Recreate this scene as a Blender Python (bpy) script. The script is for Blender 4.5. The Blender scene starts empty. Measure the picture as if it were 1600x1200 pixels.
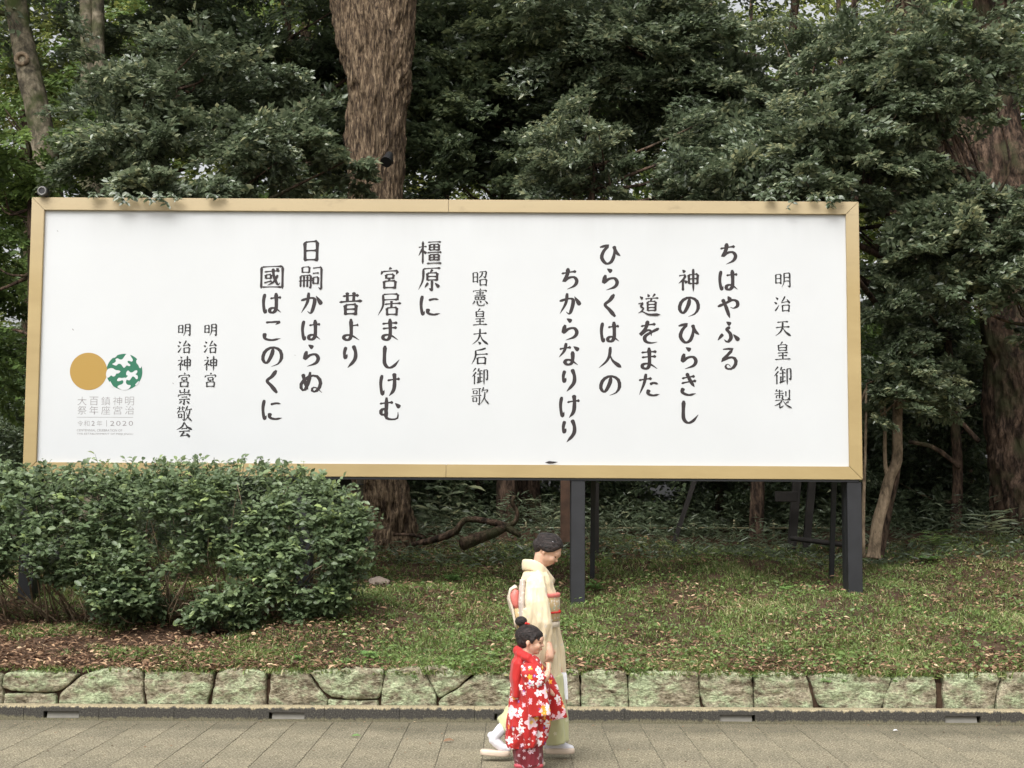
import bpy, bmesh, math, random
import numpy as np
from mathutils import Vector, Matrix, noise as mnoise

# ---------------------------------------------------------------- camera, light, exposure
S = bpy.context.scene
F_PX, PITCH, ROLL, CAM_Z = 2347.0, math.radians(4.97), 0.0055, 1.63
cam_data = bpy.data.cameras.new('camera')
cam_data.sensor_width = 36.0
cam_data.lens = 36.0 * F_PX / 1600.0
cam_data.clip_start, cam_data.clip_end = 0.1, 2000.0
cam = bpy.data.objects.new('camera', cam_data)
S.collection.objects.link(cam)
CAM_M = Matrix.Translation((0, 0, CAM_Z)) @ Matrix.Rotation(math.pi / 2 + PITCH, 4, 'X') @ Matrix.Rotation(ROLL, 4, 'Z')
cam.matrix_world = CAM_M
S.camera = cam

SUN_EL, SUN_AZ = math.radians(54), math.radians(205)     # from behind the camera, a little to the left
world = bpy.data.worlds.new('World'); S.world = world
world.use_nodes = True
wn, wl = world.node_tree.nodes, world.node_tree.links
wn.clear()
sky = wn.new('ShaderNodeTexSky'); sky.sky_type = 'NISHITA'; sky.sun_disc = False
sky.sun_elevation = SUN_EL; sky.sun_rotation = SUN_AZ
sky.air_density, sky.dust_density, sky.ozone_density = 1.0, 6.0, 1.0
hs = wn.new('ShaderNodeHueSaturation'); hs.inputs['Saturation'].default_value = 0.1   # overcast: the blue is veiled
bg = wn.new('ShaderNodeBackground'); bg.inputs['Strength'].default_value = 0.15
wo = wn.new('ShaderNodeOutputWorld')
wl.new(sky.outputs[0], hs.inputs['Color']); wl.new(hs.outputs[0], bg.inputs['Color']); wl.new(bg.outputs[0], wo.inputs['Surface'])
sd = bpy.data.lights.new('sun', 'SUN'); sd.energy = 1.5; sd.angle = math.radians(42); sd.color = (1.0, 0.97, 0.92)
sun = bpy.data.objects.new('sun', sd); S.collection.objects.link(sun)
sun.rotation_euler = Vector((math.sin(SUN_AZ) * math.cos(SUN_EL), math.cos(SUN_AZ) * math.cos(SUN_EL), math.sin(SUN_EL))).to_track_quat('Z', 'Y').to_euler()
S.view_settings.view_transform = 'Standard'; S.view_settings.look = 'None'
S.view_settings.gamma = 1.0; S.view_settings.use_curve_mapping = False
S.view_settings.exposure = 0.64
S.render.engine = 'CYCLES'
S.cycles.max_bounces = 6; S.cycles.diffuse_bounces = 3; S.cycles.glossy_bounces = 2; S.cycles.transmission_bounces = 3
S.cycles.sample_clamp_indirect = 6.0

# ---------------------------------------------------------------- helpers
rng = np.random.default_rng(7)
random.seed(7)

def P(px, py, Y):
    """point of the place at distance Y seen at a position of the 1600x1200 photograph"""
    d = CAM_M.to_3x3() @ Vector(((px - 800) / F_PX, -(py - 600) / F_PX, -1.0))
    return Vector((0, 0, CAM_Z)) + d * (Y / d.y)

def smooth(t): t = np.clip(t, 0, 1); return t * t * (3 - 2 * t)

_gy = np.array([12.0, 12.20, 13, 15, 17, 19, 22, 30, 45, 80])
_gz = np.array([0.32, 0.365, .47, .80, 1.12, 1.32, 1.44, 1.5, 1.6, 1.7])
def gz(x, y):
    """height of the embankment"""
    x = np.asarray(x, float); y = np.asarray(y, float)
    k = smooth((y - 12.6) / 1.2)
    return (np.interp(y, _gy, _gz) + k * (0.05 * np.sin(x * 1.3 + y * .7) + 0.035 * np.sin(x * 2.9 - y * 1.9 + 1.0)
            + 0.02 * np.sin(x * 5.3 + y * 4.1) + 0.06 * smooth((x - 3.2) / 2.5) * smooth((y - 14) / 3)))

def obj(name, me, parent=None, mat=None, loc=None):
    o = bpy.data.objects.new(name, me)
    S.collection.objects.link(o)
    if mat is not None and me is not None:
        me.materials.clear()
        for m in (mat if isinstance(mat, (list, tuple)) else [mat]): me.materials.append(m)
    if parent is not None: o.parent = parent
    if loc is not None: o.location = loc
    return o

def tag(o, label=None, cat=None, group=None, kind=None):
    if label: o['label'] = label
    if cat: o['category'] = cat
    if group: o['group'] = group
    if kind: o['kind'] = kind
    return o

def empty(name, loc, label=None, cat=None, group=None, kind=None):
    o = bpy.data.objects.new(name, None); o.empty_display_size = .2
    S.collection.objects.link(o); o.location = loc
    bpy.context.view_layer.update()
    return tag(o, label, cat, group, kind)

def put(name, me, parent, mat):
    """a part whose mesh is in world coordinates, under a parent that stands elsewhere"""
    o = obj(name, me, parent, mat)
    base = parent.location
    if parent.parent is not None: base = parent.parent.location
    if parent.type == 'EMPTY' or parent.location.length > 0:
        me.transform(Matrix.Translation(-parent.location))
    return o

def mesh(name, V, Fc, smooth_shade=False, mats=None):
    me = bpy.data.meshes.new(name)
    me.from_pydata([tuple(v) for v in V], [], [tuple(f) for f in Fc])
    if smooth_shade: me.polygons.foreach_set('use_smooth', [True] * len(me.polygons))
    if mats is not None: me.polygons.foreach_set('material_index', mats)
    me.update()
    return me

def fast_mesh(name, V, Fc, tint=None, midx=None, smooth_shade=False):
    """V (n,3), Fc (m,3) numpy -> mesh"""
    me = bpy.data.meshes.new(name)
    V = np.ascontiguousarray(V, dtype=np.float32); Fc = np.ascontiguousarray(Fc, dtype=np.int32)
    n, m = len(V), len(Fc); k = Fc.shape[1]
    me.vertices.add(n); me.vertices.foreach_set('co', V.ravel())
    me.loops.add(m * k); me.loops.foreach_set('vertex_index', Fc.ravel())
    me.polygons.add(m); me.polygons.foreach_set('loop_start', np.arange(0, m * k, k, dtype=np.int32))
    if midx is not None: me.polygons.foreach_set('material_index', np.ascontiguousarray(midx, dtype=np.int32))
    if smooth_shade: me.polygons.foreach_set('use_smooth', np.ones(m, dtype=bool))
    if tint is not None:
        a = me.attributes.new('tint', 'FLOAT', 'POINT'); a.data.foreach_set('value', np.ascontiguousarray(tint, dtype=np.float32))
    me.update(calc_edges=True)
    return me

def box(x0, x1, y0, y1, z0, z1):
    V = [(x0,y0,z0),(x1,y0,z0),(x1,y1,z0),(x0,y1,z0),(x0,y0,z1),(x1,y0,z1),(x1,y1,z1),(x0,y1,z1)]
    Fc = [(0,3,2,1),(4,5,6,7),(0,1,5,4),(1,2,6,5),(2,3,7,6),(3,0,4,7)]
    return V, Fc

def bevel_box(name, x0, x1, y0, y1, z0, z1, b=.006, seg=1):
    bm = bmesh.new(); V, Fc = box(x0, x1, y0, y1, z0, z1)
    vs = [bm.verts.new(v) for v in V]
    for f in Fc: bm.faces.new([vs[i] for i in f])
    bmesh.ops.bevel(bm, geom=bm.edges[:], offset=b, segments=seg, affect='EDGES')
    me = bpy.data.meshes.new(name); bm.to_mesh(me); bm.free(); return me

def tube(pts, rad, sides=8, jitter=0.0, cap=True, lobes=None):
    """tapered tube through pts; returns V, F lists"""
    pts = [Vector(p) for p in pts]; V = []; Fc = []
    prev = None
    for i, p in enumerate(pts):
        t = (pts[min(i + 1, len(pts) - 1)] - pts[max(i - 1, 0)]).normalized()
        if prev is None: a = t.orthogonal().normalized()
        else: a = (prev - t * prev.dot(t)).normalized()
        prev = a; b = t.cross(a)
        for k in range(sides):
            th = 2 * math.pi * k / sides
            r = rad[i]
            if lobes: r *= 1 + lobes[0] * math.sin(lobes[1] * th + i * .15) + lobes[0] * .6 * math.sin((lobes[1] + 3) * th - i * .2)
            if jitter: r *= 1 + jitter * (mnoise.noise(p * 3 + Vector((k * .9, i * .13, 0))))
            V.append(p + a * math.cos(th) * r + b * math.sin(th) * r)
    for i in range(len(pts) - 1):
        for k in range(sides):
            k2 = (k + 1) % sides
            Fc.append((i * sides + k, i * sides + k2, (i + 1) * sides + k2, (i + 1) * sides + k))
    if cap:
        Fc.append(tuple(range(sides))[::-1]); Fc.append(tuple(range((len(pts) - 1) * sides, len(pts) * sides)))
    return V, Fc

def resample(pts, n):
    """Catmull-Rom through control tuples of any width"""
    A = np.array(pts, float); m = len(A)
    if m == 2: return A[0] + (A[1] - A[0]) * np.linspace(0, 1, n)[:, None]
    E = np.vstack([2 * A[0] - A[1], A, 2 * A[-1] - A[-2]])
    out = []
    for u in np.linspace(0, m - 1, n):
        i = min(int(u), m - 2); t = u - i
        p0, p1, p2, p3 = E[i], E[i + 1], E[i + 2], E[i + 3]
        out.append(.5 * (2 * p1 + (p2 - p0) * t + (2 * p0 - 5 * p1 + 4 * p2 - p3) * t * t + (3 * p1 - p0 - 3 * p2 + p3) * t ** 3))
    return np.array(out)

def merge(parts):
    V, Fc = [], []
    for v, f in parts:
        o = len(V); V += list(v); Fc += [tuple(i + o for i in q) for q in f]
    return V, Fc

# ---------------------------------------------------------------- materials
def new_mat(name):
    m = bpy.data.materials.new(name); m.use_nodes = True
    nt = m.node_tree; b = nt.nodes['Principled BSDF']
    return m, nt, b

def ramp(nt, stops):
    r = nt.nodes.new('ShaderNodeValToRGB'); e = r.color_ramp.elements
    while len(e) < len(stops): e.new(.5)
    for i, (p, c) in enumerate(stops):
        e[i].position = p; e[i].color = (*c, 1) if len(c) == 3 else c
    return r

def noise_tex(nt, scale, detail=6, rough=.6, coord='Object', stretch=None, dist=0.0):
    tc = nt.nodes.new('ShaderNodeTexCoord'); mp = nt.nodes.new('ShaderNodeMapping')
    if stretch: mp.inputs['Scale'].default_value = stretch
    n = nt.nodes.new('ShaderNodeTexNoise'); n.inputs['Scale'].default_value = scale
    n.inputs['Detail'].default_value = detail; n.inputs['Roughness'].default_value = rough; n.inputs['Distortion'].default_value = dist
    nt.links.new(tc.outputs[coord], mp.inputs[0]); nt.links.new(mp.outputs[0], n.inputs['Vector'])
    return n

def mix(nt, fac, a, b, mode='MIX'):
    m = nt.nodes.new('ShaderNodeMix'); m.data_type = 'RGBA'; m.blend_type = mode
    for sock, v in ((m.inputs[0], fac), (m.inputs[6], a), (m.inputs[7], b)):
        if isinstance(v, (int, float)): sock.default_value = v
        elif isinstance(v, tuple): sock.default_value = (*v, 1)
        else: nt.links.new(v, sock)
    return m.outputs[2]

def bump(nt, b, h, strength, dist=.01):
    bp = nt.nodes.new('ShaderNodeBump'); bp.inputs['Strength'].default_value = strength; bp.inputs['Distance'].default_value = dist
    nt.links.new(h, bp.inputs['Height']); nt.links.new(bp.outputs[0], b.inputs['Normal'])

def plain(name, col, rough=.6, var=0.0, scale=8, metal=0, bump_s=0, spec=None, stretch=None):
    m, nt, b = new_mat(name); b.inputs['Roughness'].default_value = rough; b.inputs['Metallic'].default_value = metal
    if spec is not None: b.inputs['Specular IOR Level'].default_value = spec
    if var:
        n = noise_tex(nt, scale, stretch=stretch)
        r = ramp(nt, [(.3, tuple(c * (1 - var) for c in col)), (.7, tuple(min(1, c * (1 + var)) for c in col))])
        nt.links.new(n.outputs['Fac'], r.inputs[0]); nt.links.new(r.outputs[0], b.inputs['Base Color'])
        if bump_s: bump(nt, b, n.outputs['Fac'], bump_s)
    else: b.inputs['Base Color'].default_value = (*col, 1)
    return m

def leaf_mat(name, stops, rough=.42, trans=.25, spec=.5):
    m, nt, b = new_mat(name)
    at = nt.nodes.new('ShaderNodeAttribute'); at.attribute_name = 'tint'
    r = ramp(nt, stops); nt.links.new(at.outputs['Fac'], r.inputs[0]); nt.links.new(r.outputs[0], b.inputs['Base Color'])
    b.inputs['Roughness'].default_value = rough; b.inputs['Specular IOR Level'].default_value = spec
    tr = nt.nodes.new('ShaderNodeBsdfTranslucent')
    hsv = nt.nodes.new('ShaderNodeHueSaturation'); hsv.inputs['Value'].default_value = 1.5; hsv.inputs['Hue'].default_value = .48
    nt.links.new(r.outputs[0], hsv.inputs['Color']); nt.links.new(hsv.outputs[0], tr.inputs['Color'])
    mx = nt.nodes.new('ShaderNodeMixShader'); mx.inputs[0].default_value = trans
    nt.links.new(b.outputs[0], mx.inputs[1]); nt.links.new(tr.outputs[0], mx.inputs[2])
    nt.links.new(mx.outputs[0], nt.nodes['Material Output'].inputs['Surface'])
    return m

M = {}
M['leaf_grey'] = leaf_mat('glossy evergreen leaf', [(0, (.040, .058, .030)), (.5, (.104, .140, .078)), (.82, (.185, .225, .14)), (1, (.34, .36, .20))], rough=.30, trans=.36, spec=.7)
M['leaf_dark'] = leaf_mat('dark evergreen leaf', [(0, (.036, .054, .027)), (.6, (.100, .136, .072)), (1, (.22, .26, .13))], rough=.32, trans=.36, spec=.65)
M['leaf_green'] = leaf_mat('fresh green leaf', [(0, (.045, .08, .022)), (.5, (.11, .175, .05)), (1, (.21, .31, .09))], trans=.36)
M['leaf_far'] = leaf_mat('far backlit leaf', [(0, (.05, .075, .02)), (.5, (.16, .20, .055)), (1, (.34, .38, .12))], trans=.45, rough=.6)
M['leaf_bush'] = leaf_mat('shrub leaf', [(0, (.045, .072, .034)), (.45, (.120, .170, .082)), (.8, (.20, .265, .13)), (1, (.33, .42, .16))], rough=.4, trans=.34)
M['leaf_bright'] = leaf_mat('bright young leaf', [(0, (.07, .15, .035)), (1, (.15, .27, .07))], trans=.3, rough=.5)
M['grass'] = leaf_mat('grass blade', [(0, (.045, .065, .018)), (.42, (.125, .20, .05)), (.72, (.20, .285, .08)), (.84, (.31, .31, .13)), (1, (.50, .43, .25))], rough=.55, trans=.3)
M['litter'] = leaf_mat('fallen dry leaf', [(0, (.05, .028, .018)), (.4, (.13, .075, .045)), (.75, (.26, .16, .095)), (.92, (.42, .27, .16)), (1, (.6, .46, .3))], rough=.7, trans=.08, spec=.25)
M['twig'] = plain('twig bark', (.09, .06, .04), .8, .35, 20)

def bark(name, c0, c1, c2, stretch=(1, 1, .16), scale=14, moss=None, bs=1.0):
    m, nt, b = new_mat(name); b.inputs['Roughness'].default_value = .85; b.inputs['Specular IOR Level'].default_value = .2
    n = noise_tex(nt, scale, 9, .62, stretch=stretch, dist=.35)
    n1 = noise_tex(nt, scale * 2.7, 6, .6, stretch=stretch, dist=.5)
    mr = nt.nodes.new('ShaderNodeMath'); mr.operation = 'MULTIPLY_ADD'; mr.inputs[1].default_value = .45       # ridges and furrows
    ab = nt.nodes.new('ShaderNodeMath'); ab.operation = 'MULTIPLY_ADD'; ab.inputs[1].default_value = .62; ab.inputs[2].default_value = -.03
    nt.links.new(n1.outputs['Fac'], mr.inputs[0]); nt.links.new(n.outputs['Fac'], ab.inputs[0]); nt.links.new(ab.outputs[0], mr.inputs[2])
    r = ramp(nt, [(.36, tuple(c * .5 for c in c0)), (.44, c0), (.52, c1), (.63, c2)]); nt.links.new(mr.outputs[0], r.inputs[0])
    col = r.outputs[0]
    if moss:
        n2 = noise_tex(nt, 1.7, 4); r2 = ramp(nt, [(.5, (0, 0, 0)), (.64, (1, 1, 1))]); nt.links.new(n2.outputs['Fac'], r2.inputs[0])
        col = mix(nt, r2.outputs[0], col, moss)
    nt.links.new(col, b.inputs['Base Color'])
    bump(nt, b, mr.outputs[0], bs, .05)
    return m
M['bark_brown'] = bark('furrowed brown bark', (.055, .038, .026), (.155, .108, .068), (.34, .255, .165), (1, 1, .16), 30)
M['bark_grey'] = bark('mossy grey bark', (.08, .07, .05), (.17, .145, .10), (.30, .26, .19), (1, 1, .8), 6, (.05, .065, .02), .5)
M['bark_dark'] = bark('dark rough bark', (.028, .019, .014), (.085, .056, .039), (.18, .12, .085), (1, 1, .35), 11, (.06, .06, .03))
M['bark_pale'] = bark('smooth tan bark', (.12, .09, .06), (.22, .165, .11), (.30, .23, .16), (1, 1, .5), 9, None, .3)
# ================================================================= SETTING: ground, pavement, kerb, wall, embankment
m, nt, b = new_mat('earth'); b.inputs['Roughness'].default_value = .95; b.inputs['Specular IOR Level'].default_value = .1
n = noise_tex(nt, 5, 8, .7); r = ramp(nt, [(.3, (.035, .021, .014)), (.55, (.075, .048, .032)), (.8, (.13, .088, .06))])
nt.links.new(n.outputs['Fac'], r.inputs[0]); nt.links.new(r.outputs[0], b.inputs['Base Color']); bump(nt, b, n.outputs['Fac'], .8, .03)
M['earth'] = m

def pave_mat(name, joints):
    m, nt, b = new_mat(name); b.inputs['Roughness'].default_value = .9; b.inputs['Specular IOR Level'].default_value = .2
    n1 = noise_tex(nt, 70, 6, .8); n2 = noise_tex(nt, 1.1, 5, .6); n3 = noise_tex(nt, 14, 6, .7)
    r1 = ramp(nt, [(.40, (.105, .092, .065)), (.5, (.24, .214, .155)), (.585, (.56, .49, .36))]); nt.links.new(n1.outputs['Fac'], r1.inputs[0])
    r2 = ramp(nt, [(.35, (.62, .63, .62)), (.65, (1.0, .99, .95))]); nt.links.new(n2.outputs['Fac'], r2.inputs[0])
    r3 = ramp(nt, [(.3, (.72, .72, .70)), (.6, (1, 1, 1))]); nt.links.new(n3.outputs['Fac'], r3.inputs[0])
    c = mix(nt, 1.0, r1.outputs[0], r2.outputs[0], 'MULTIPLY'); c = mix(nt, 1.0, c, r3.outputs[0], 'MULTIPLY')
    g2 = nt.nodes.new('ShaderNodeNewGeometry'); sy = nt.nodes.new('ShaderNodeSeparateXYZ'); nt.links.new(g2.outputs['Position'], sy.inputs[0])
    nk = nt.nodes.new('ShaderNodeTexNoise'); nk.inputs['Scale'].default_value = 1.6; nk.inputs['Detail'].default_value = 6; nt.links.new(g2.outputs['Position'], nk.inputs['Vector'])
    q1 = nt.nodes.new('ShaderNodeMath'); q1.operation = 'MULTIPLY_ADD'; q1.inputs[1].default_value = 1.3; nt.links.new(nk.outputs['Fac'], q1.inputs[0])
    q2 = nt.nodes.new('ShaderNodeMath'); q2.operation = 'SUBTRACT'; q2.inputs[1].default_value = 11.35; nt.links.new(sy.outputs['Y'], q2.inputs[0]); nt.links.new(q2.outputs[0], q1.inputs[2])
    r5 = ramp(nt, [(.55, (1, 1, 1)), (1.0, (.66, .665, .66))]); nt.links.new(q1.outputs[0], r5.inputs[0])          # damp grime along the gutter
    c = mix(nt, 1.0, c, r5.outputs[0], 'MULTIPLY')
    oi = nt.nodes.new('ShaderNodeObjectInfo'); r4 = ramp(nt, [(0, (.96, .96, .96)), (1, (1.02, 1.02, 1.01))]); nt.links.new(oi.outputs['Random'], r4.inputs[0])
    c = mix(nt, 1.0, c, r4.outputs[0], 'MULTIPLY')
    nt.links.new(c, b.inputs['Base Color']); bump(nt, b, n1.outputs['Fac'], .35, .004)
    return m
M['paving'] = pave_mat('paving slab concrete', False)
M['joint'] = plain('dark joint grit', (.075, .068, .052), .95, .3, 40)

# base sheet reaching the horizon
g = obj('ground', mesh('ground', [(-600, -600, -.05), (600, -600, -.05), (600, 900, -.05), (-600, 900, -.05)], [(0, 1, 2, 3)]), None, M['earth'])
tag(g, kind='structure')
# pavement: a bed with the joints' colour, slabs on it as far as they can be told apart
pv = obj('pavement', mesh('pavement', *box(-30, 30, -14, 11.999, -.045, -.006)), None, M['joint']); tag(pv, kind='structure')
TW, TL, GAP = .3, .9, .0034
slab_me = bevel_box('paving_slab', GAP / 2, TW - GAP / 2, GAP / 2, TL - GAP / 2, -.0058, .0, .002)
slab_me.materials.append(M['paving'])
cnt = 0
for c in range(-22, 22):
    x = -.486 + TW * c
    off = 0 if c % 2 else TL / 2
    y = 11.998 - TL - off
    if off:
        o = obj('paving_slab', slab_me, pv); o.scale = (1, .5, 1); o.location = (x, 11.998 - TL / 2, -.0001); cnt += 1
    for rr in range(6):
        o = obj('paving_slab', slab_me, pv); o.location = (x, y - TL * rr, random.uniform(-.0012, .0003)); cnt += 1
# the pavement goes on round the slabs as sheets that show no joints from here
for (x0, x1, y0, y1) in ((-30, -.486 - 22 * TW, -14, 11.997), (-.486 + 22 * TW, 30, -14, 11.997), (-.486 - 22 * TW, -.486 + 22 * TW, -14, 6.1)):
    o = obj('paving_field', mesh('paving_field', *box(x0, x1, y0, y1, -.0059, -.0012)), pv, M['paving'])

# embankment
xs = np.concatenate([np.linspace(-40, -7, 34), np.linspace(-6.9, 6.9, 140), np.linspace(7, 40, 34)])
ys = np.concatenate([[12.26, 12.265], np.linspace(12.28, 20, 90), np.linspace(20.5, 80, 60)])
X, Y = np.meshgrid(xs, ys); Z = gz(X, Y)
Z += np.array([[mnoise.noise(Vector((x * 4, y * 4, 0))) * .025 if abs(x) < 7 and y < 20.3 and y > 12.5 else 0 for x in xs] for y in ys])
Z[0] = -.04; Z[1] = .10; Z[2] = .34
nx, ny = len(xs), len(ys)
idx = np.arange(nx * ny).reshape(ny, nx)
Fq = np.stack([idx[:-1, :-1], idx[:-1, 1:], idx[1:, 1:], idx[1:, :-1]], -1).reshape(-1, 4)
emb = obj('embankment', fast_mesh('embankment', np.stack([X, Y, Z], -1).reshape(-1, 3), Fq, smooth_shade=True), None, M['earth'])
tag(emb, kind='structure')

# kerb
m, nt, b = new_mat('weathered kerb concrete'); b.inputs['Roughness'].default_value = .9; b.inputs['Specular IOR Level'].default_value = .2
gm = nt.nodes.new('ShaderNodeNewGeometry'); sp = nt.nodes.new('ShaderNodeSeparateXYZ'); nt.links.new(gm.outputs['Position'], sp.inputs[0])
tcw = nt.nodes.new('ShaderNodeNewGeometry')
def wnoise(nt, scale, detail, stretch=(1, 1, 1)):
    g_ = nt.nodes.new('ShaderNodeNewGeometry'); mp = nt.nodes.new('ShaderNodeMapping'); mp.inputs['Scale'].default_value = stretch
    n_ = nt.nodes.new('ShaderNodeTexNoise'); n_.inputs['Scale'].default_value = scale; n_.inputs['Detail'].default_value = detail; n_.inputs['Roughness'].default_value = .65
    nt.links.new(g_.outputs['Position'], mp.inputs[0]); nt.links.new(mp.outputs[0], n_.inputs['Vector']); return n_
na = wnoise(nt, 25, 6, (1, 1, .6)); nb = wnoise(nt, 90, 4); nc = wnoise(nt, .8, 3)
def math_node(nt, op, a, b_=None, c_=None):
    q = nt.nodes.new('ShaderNodeMath'); q.operation = op
    for i, v in enumerate((a, b_, c_)):
        if v is None: continue
        if isinstance(v, (int, float)): q.inputs[i].default_value = v
        else: nt.links.new(v, q.inputs[i])
    return q.outputs[0]
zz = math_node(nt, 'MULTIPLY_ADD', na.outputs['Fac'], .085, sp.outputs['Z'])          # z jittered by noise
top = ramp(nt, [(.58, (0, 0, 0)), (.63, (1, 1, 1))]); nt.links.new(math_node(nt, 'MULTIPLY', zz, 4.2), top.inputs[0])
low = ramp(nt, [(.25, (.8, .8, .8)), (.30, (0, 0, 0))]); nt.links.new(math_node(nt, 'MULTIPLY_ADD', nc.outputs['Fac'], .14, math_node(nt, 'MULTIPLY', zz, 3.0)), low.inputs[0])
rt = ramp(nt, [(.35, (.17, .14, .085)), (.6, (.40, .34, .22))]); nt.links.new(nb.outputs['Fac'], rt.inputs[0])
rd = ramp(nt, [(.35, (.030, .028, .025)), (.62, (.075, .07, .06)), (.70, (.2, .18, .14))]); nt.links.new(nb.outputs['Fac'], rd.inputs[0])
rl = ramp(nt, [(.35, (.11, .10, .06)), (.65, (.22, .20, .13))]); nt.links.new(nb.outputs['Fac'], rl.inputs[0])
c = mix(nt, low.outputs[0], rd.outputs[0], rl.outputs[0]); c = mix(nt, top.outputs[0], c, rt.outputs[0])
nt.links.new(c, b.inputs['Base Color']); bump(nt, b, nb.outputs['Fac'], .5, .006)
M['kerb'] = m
M['drain_plate'] = plain('pale mortar', (.19, .18, .155), .85, .12, 12)

prof = [(12.0, -.05), (12.0, .096), (12.003, .105), (12.010, .111), (12.022, .113), (12.13, .113), (12.13, -.05)]
def extrude_profile(pr, x0, x1):
    V = [(x0, y, z) for y, z in pr] + [(x1, y, z) for y, z in pr]; k = len(pr)
    Fc = [(i, i + k, (i + 1) % k + k, (i + 1) % k) for i in range(k)] + [tuple(range(k)), tuple(range(k, 2 * k))[::-1]]
    return V, Fc
SEG = .5913
solid = mesh('kerb_stone', *extrude_profile(prof, .0015, SEG - .0015))
sw = .28; a0 = (SEG - sw) / 2
upper = [(12.0, .070), (12.0, .096), (12.003, .105), (12.010, .111), (12.022, .113), (12.13, .113), (12.13, .070)]
lower = [(12.0, -.05), (12.0, .016), (12.13, .016), (12.13, -.05)]
slotted = mesh('kerb_stone', *merge([extrude_profile(prof, .0015, a0), extrude_profile(prof, a0 + sw, SEG - .0015),
                                     extrude_profile(upper, a0, a0 + sw), extrude_profile(lower, a0, a0 + sw)]))
back = mesh('drain_plate', *extrude_profile([(12.018, .0165), (12.034, .0695), (12.10, .0695), (12.10, .0165)], a0 + .012, a0 + sw - .012))
for me_ in (solid, slotted):
    bmt = bmesh.new(); bmt.from_mesh(me_); bmesh.ops.recalc_face_normals(bmt, faces=bmt.faces); bmt.to_mesh(me_); bmt.free()
    me_.materials.append(M['kerb'])
back.materials.append(M['drain_plate'])
kerb = empty('kerb', (0, 12.0, 0), kind='structure')
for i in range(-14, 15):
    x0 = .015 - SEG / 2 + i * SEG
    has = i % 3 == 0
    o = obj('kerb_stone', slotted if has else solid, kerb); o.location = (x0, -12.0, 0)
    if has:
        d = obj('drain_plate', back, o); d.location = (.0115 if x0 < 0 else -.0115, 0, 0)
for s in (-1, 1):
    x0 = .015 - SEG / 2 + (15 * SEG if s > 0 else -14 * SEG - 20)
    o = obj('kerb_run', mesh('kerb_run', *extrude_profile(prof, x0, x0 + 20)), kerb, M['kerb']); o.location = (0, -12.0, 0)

# retaining wall of rough stones, traced joint by joint
m, nt, b = new_mat('lichened rubble stone'); b.inputs['Roughness'].default_value = .95; b.inputs['Specular IOR Level'].default_value = .15
n1 = wnoise(nt, 7, 8); n2 = wnoise(nt, 3.2, 7); n3 = wnoise(nt, 55, 4); n4 = wnoise(nt, 9, 9, (1, 1, 2.0))
base = ramp(nt, [(.32, (.17, .14, .10)), (.5, (.31, .27, .19)), (.7, (.45, .40, .30))]); nt.links.new(n1.outputs['Fac'], base.inputs[0])
lic = ramp(nt, [(.455, (0, 0, 0)), (.56, (.85, .85, .85))]); nt.links.new(math_node(nt, 'ADD', math_node(nt, 'MULTIPLY', n2.outputs['Fac'], .5), math_node(nt, 'MULTIPLY', n4.outputs['Fac'], .5)), lic.inputs[0])
lcol = ramp(nt, [(.32, (.25, .30, .17)), (.66, (.52, .60, .38))]); nt.links.new(n3.outputs['Fac'], lcol.inputs[0])
c = mix(nt, lic.outputs[0], base.outputs[0], lcol.outputs[0])
n5 = wnoise(nt, 34, 7, (1, 1, 1.6)); fin = ramp(nt, [(.36, (.55, .53, .50)), (.5, (1, 1, 1)), (.64, (1.25, 1.25, 1.2))]); nt.links.new(n5.outputs['Fac'], fin.inputs[0]); c = mix(nt, 1.0, c, fin.outputs[0], 'MULTIPLY')
stn = ramp(nt, [(.33, (.42, .40, .36)), (.45, (1, 1, 1))]); nt.links.new(n4.outputs['Fac'], stn.inputs[0])
c = mix(nt, 1.0, c, stn.outputs[0], 'MULTIPLY')
nt.links.new(c, b.inputs['Base Color'])
hsum = math_node(nt, 'ADD', n4.outputs['Fac'], math_node(nt, 'MULTIPLY', n5.outputs['Fac'], .6)); bump(nt, b, hsum, 1.0, .045)
M['rubble'] = m
z5 = lambda L: [(x / 3.2, 1000 + y / 3.2) for x, y in L]
z6 = lambda L: [(400 + x / 3.2, 1000 + y / 3.2) for x, y in L]
z7 = lambda L: [(850 + x / 4, 1000 + y / 4) for x, y in L]
z8 = lambda L: [(1200 + x / 4, 1000 + y / 4) for x, y in L]
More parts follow.
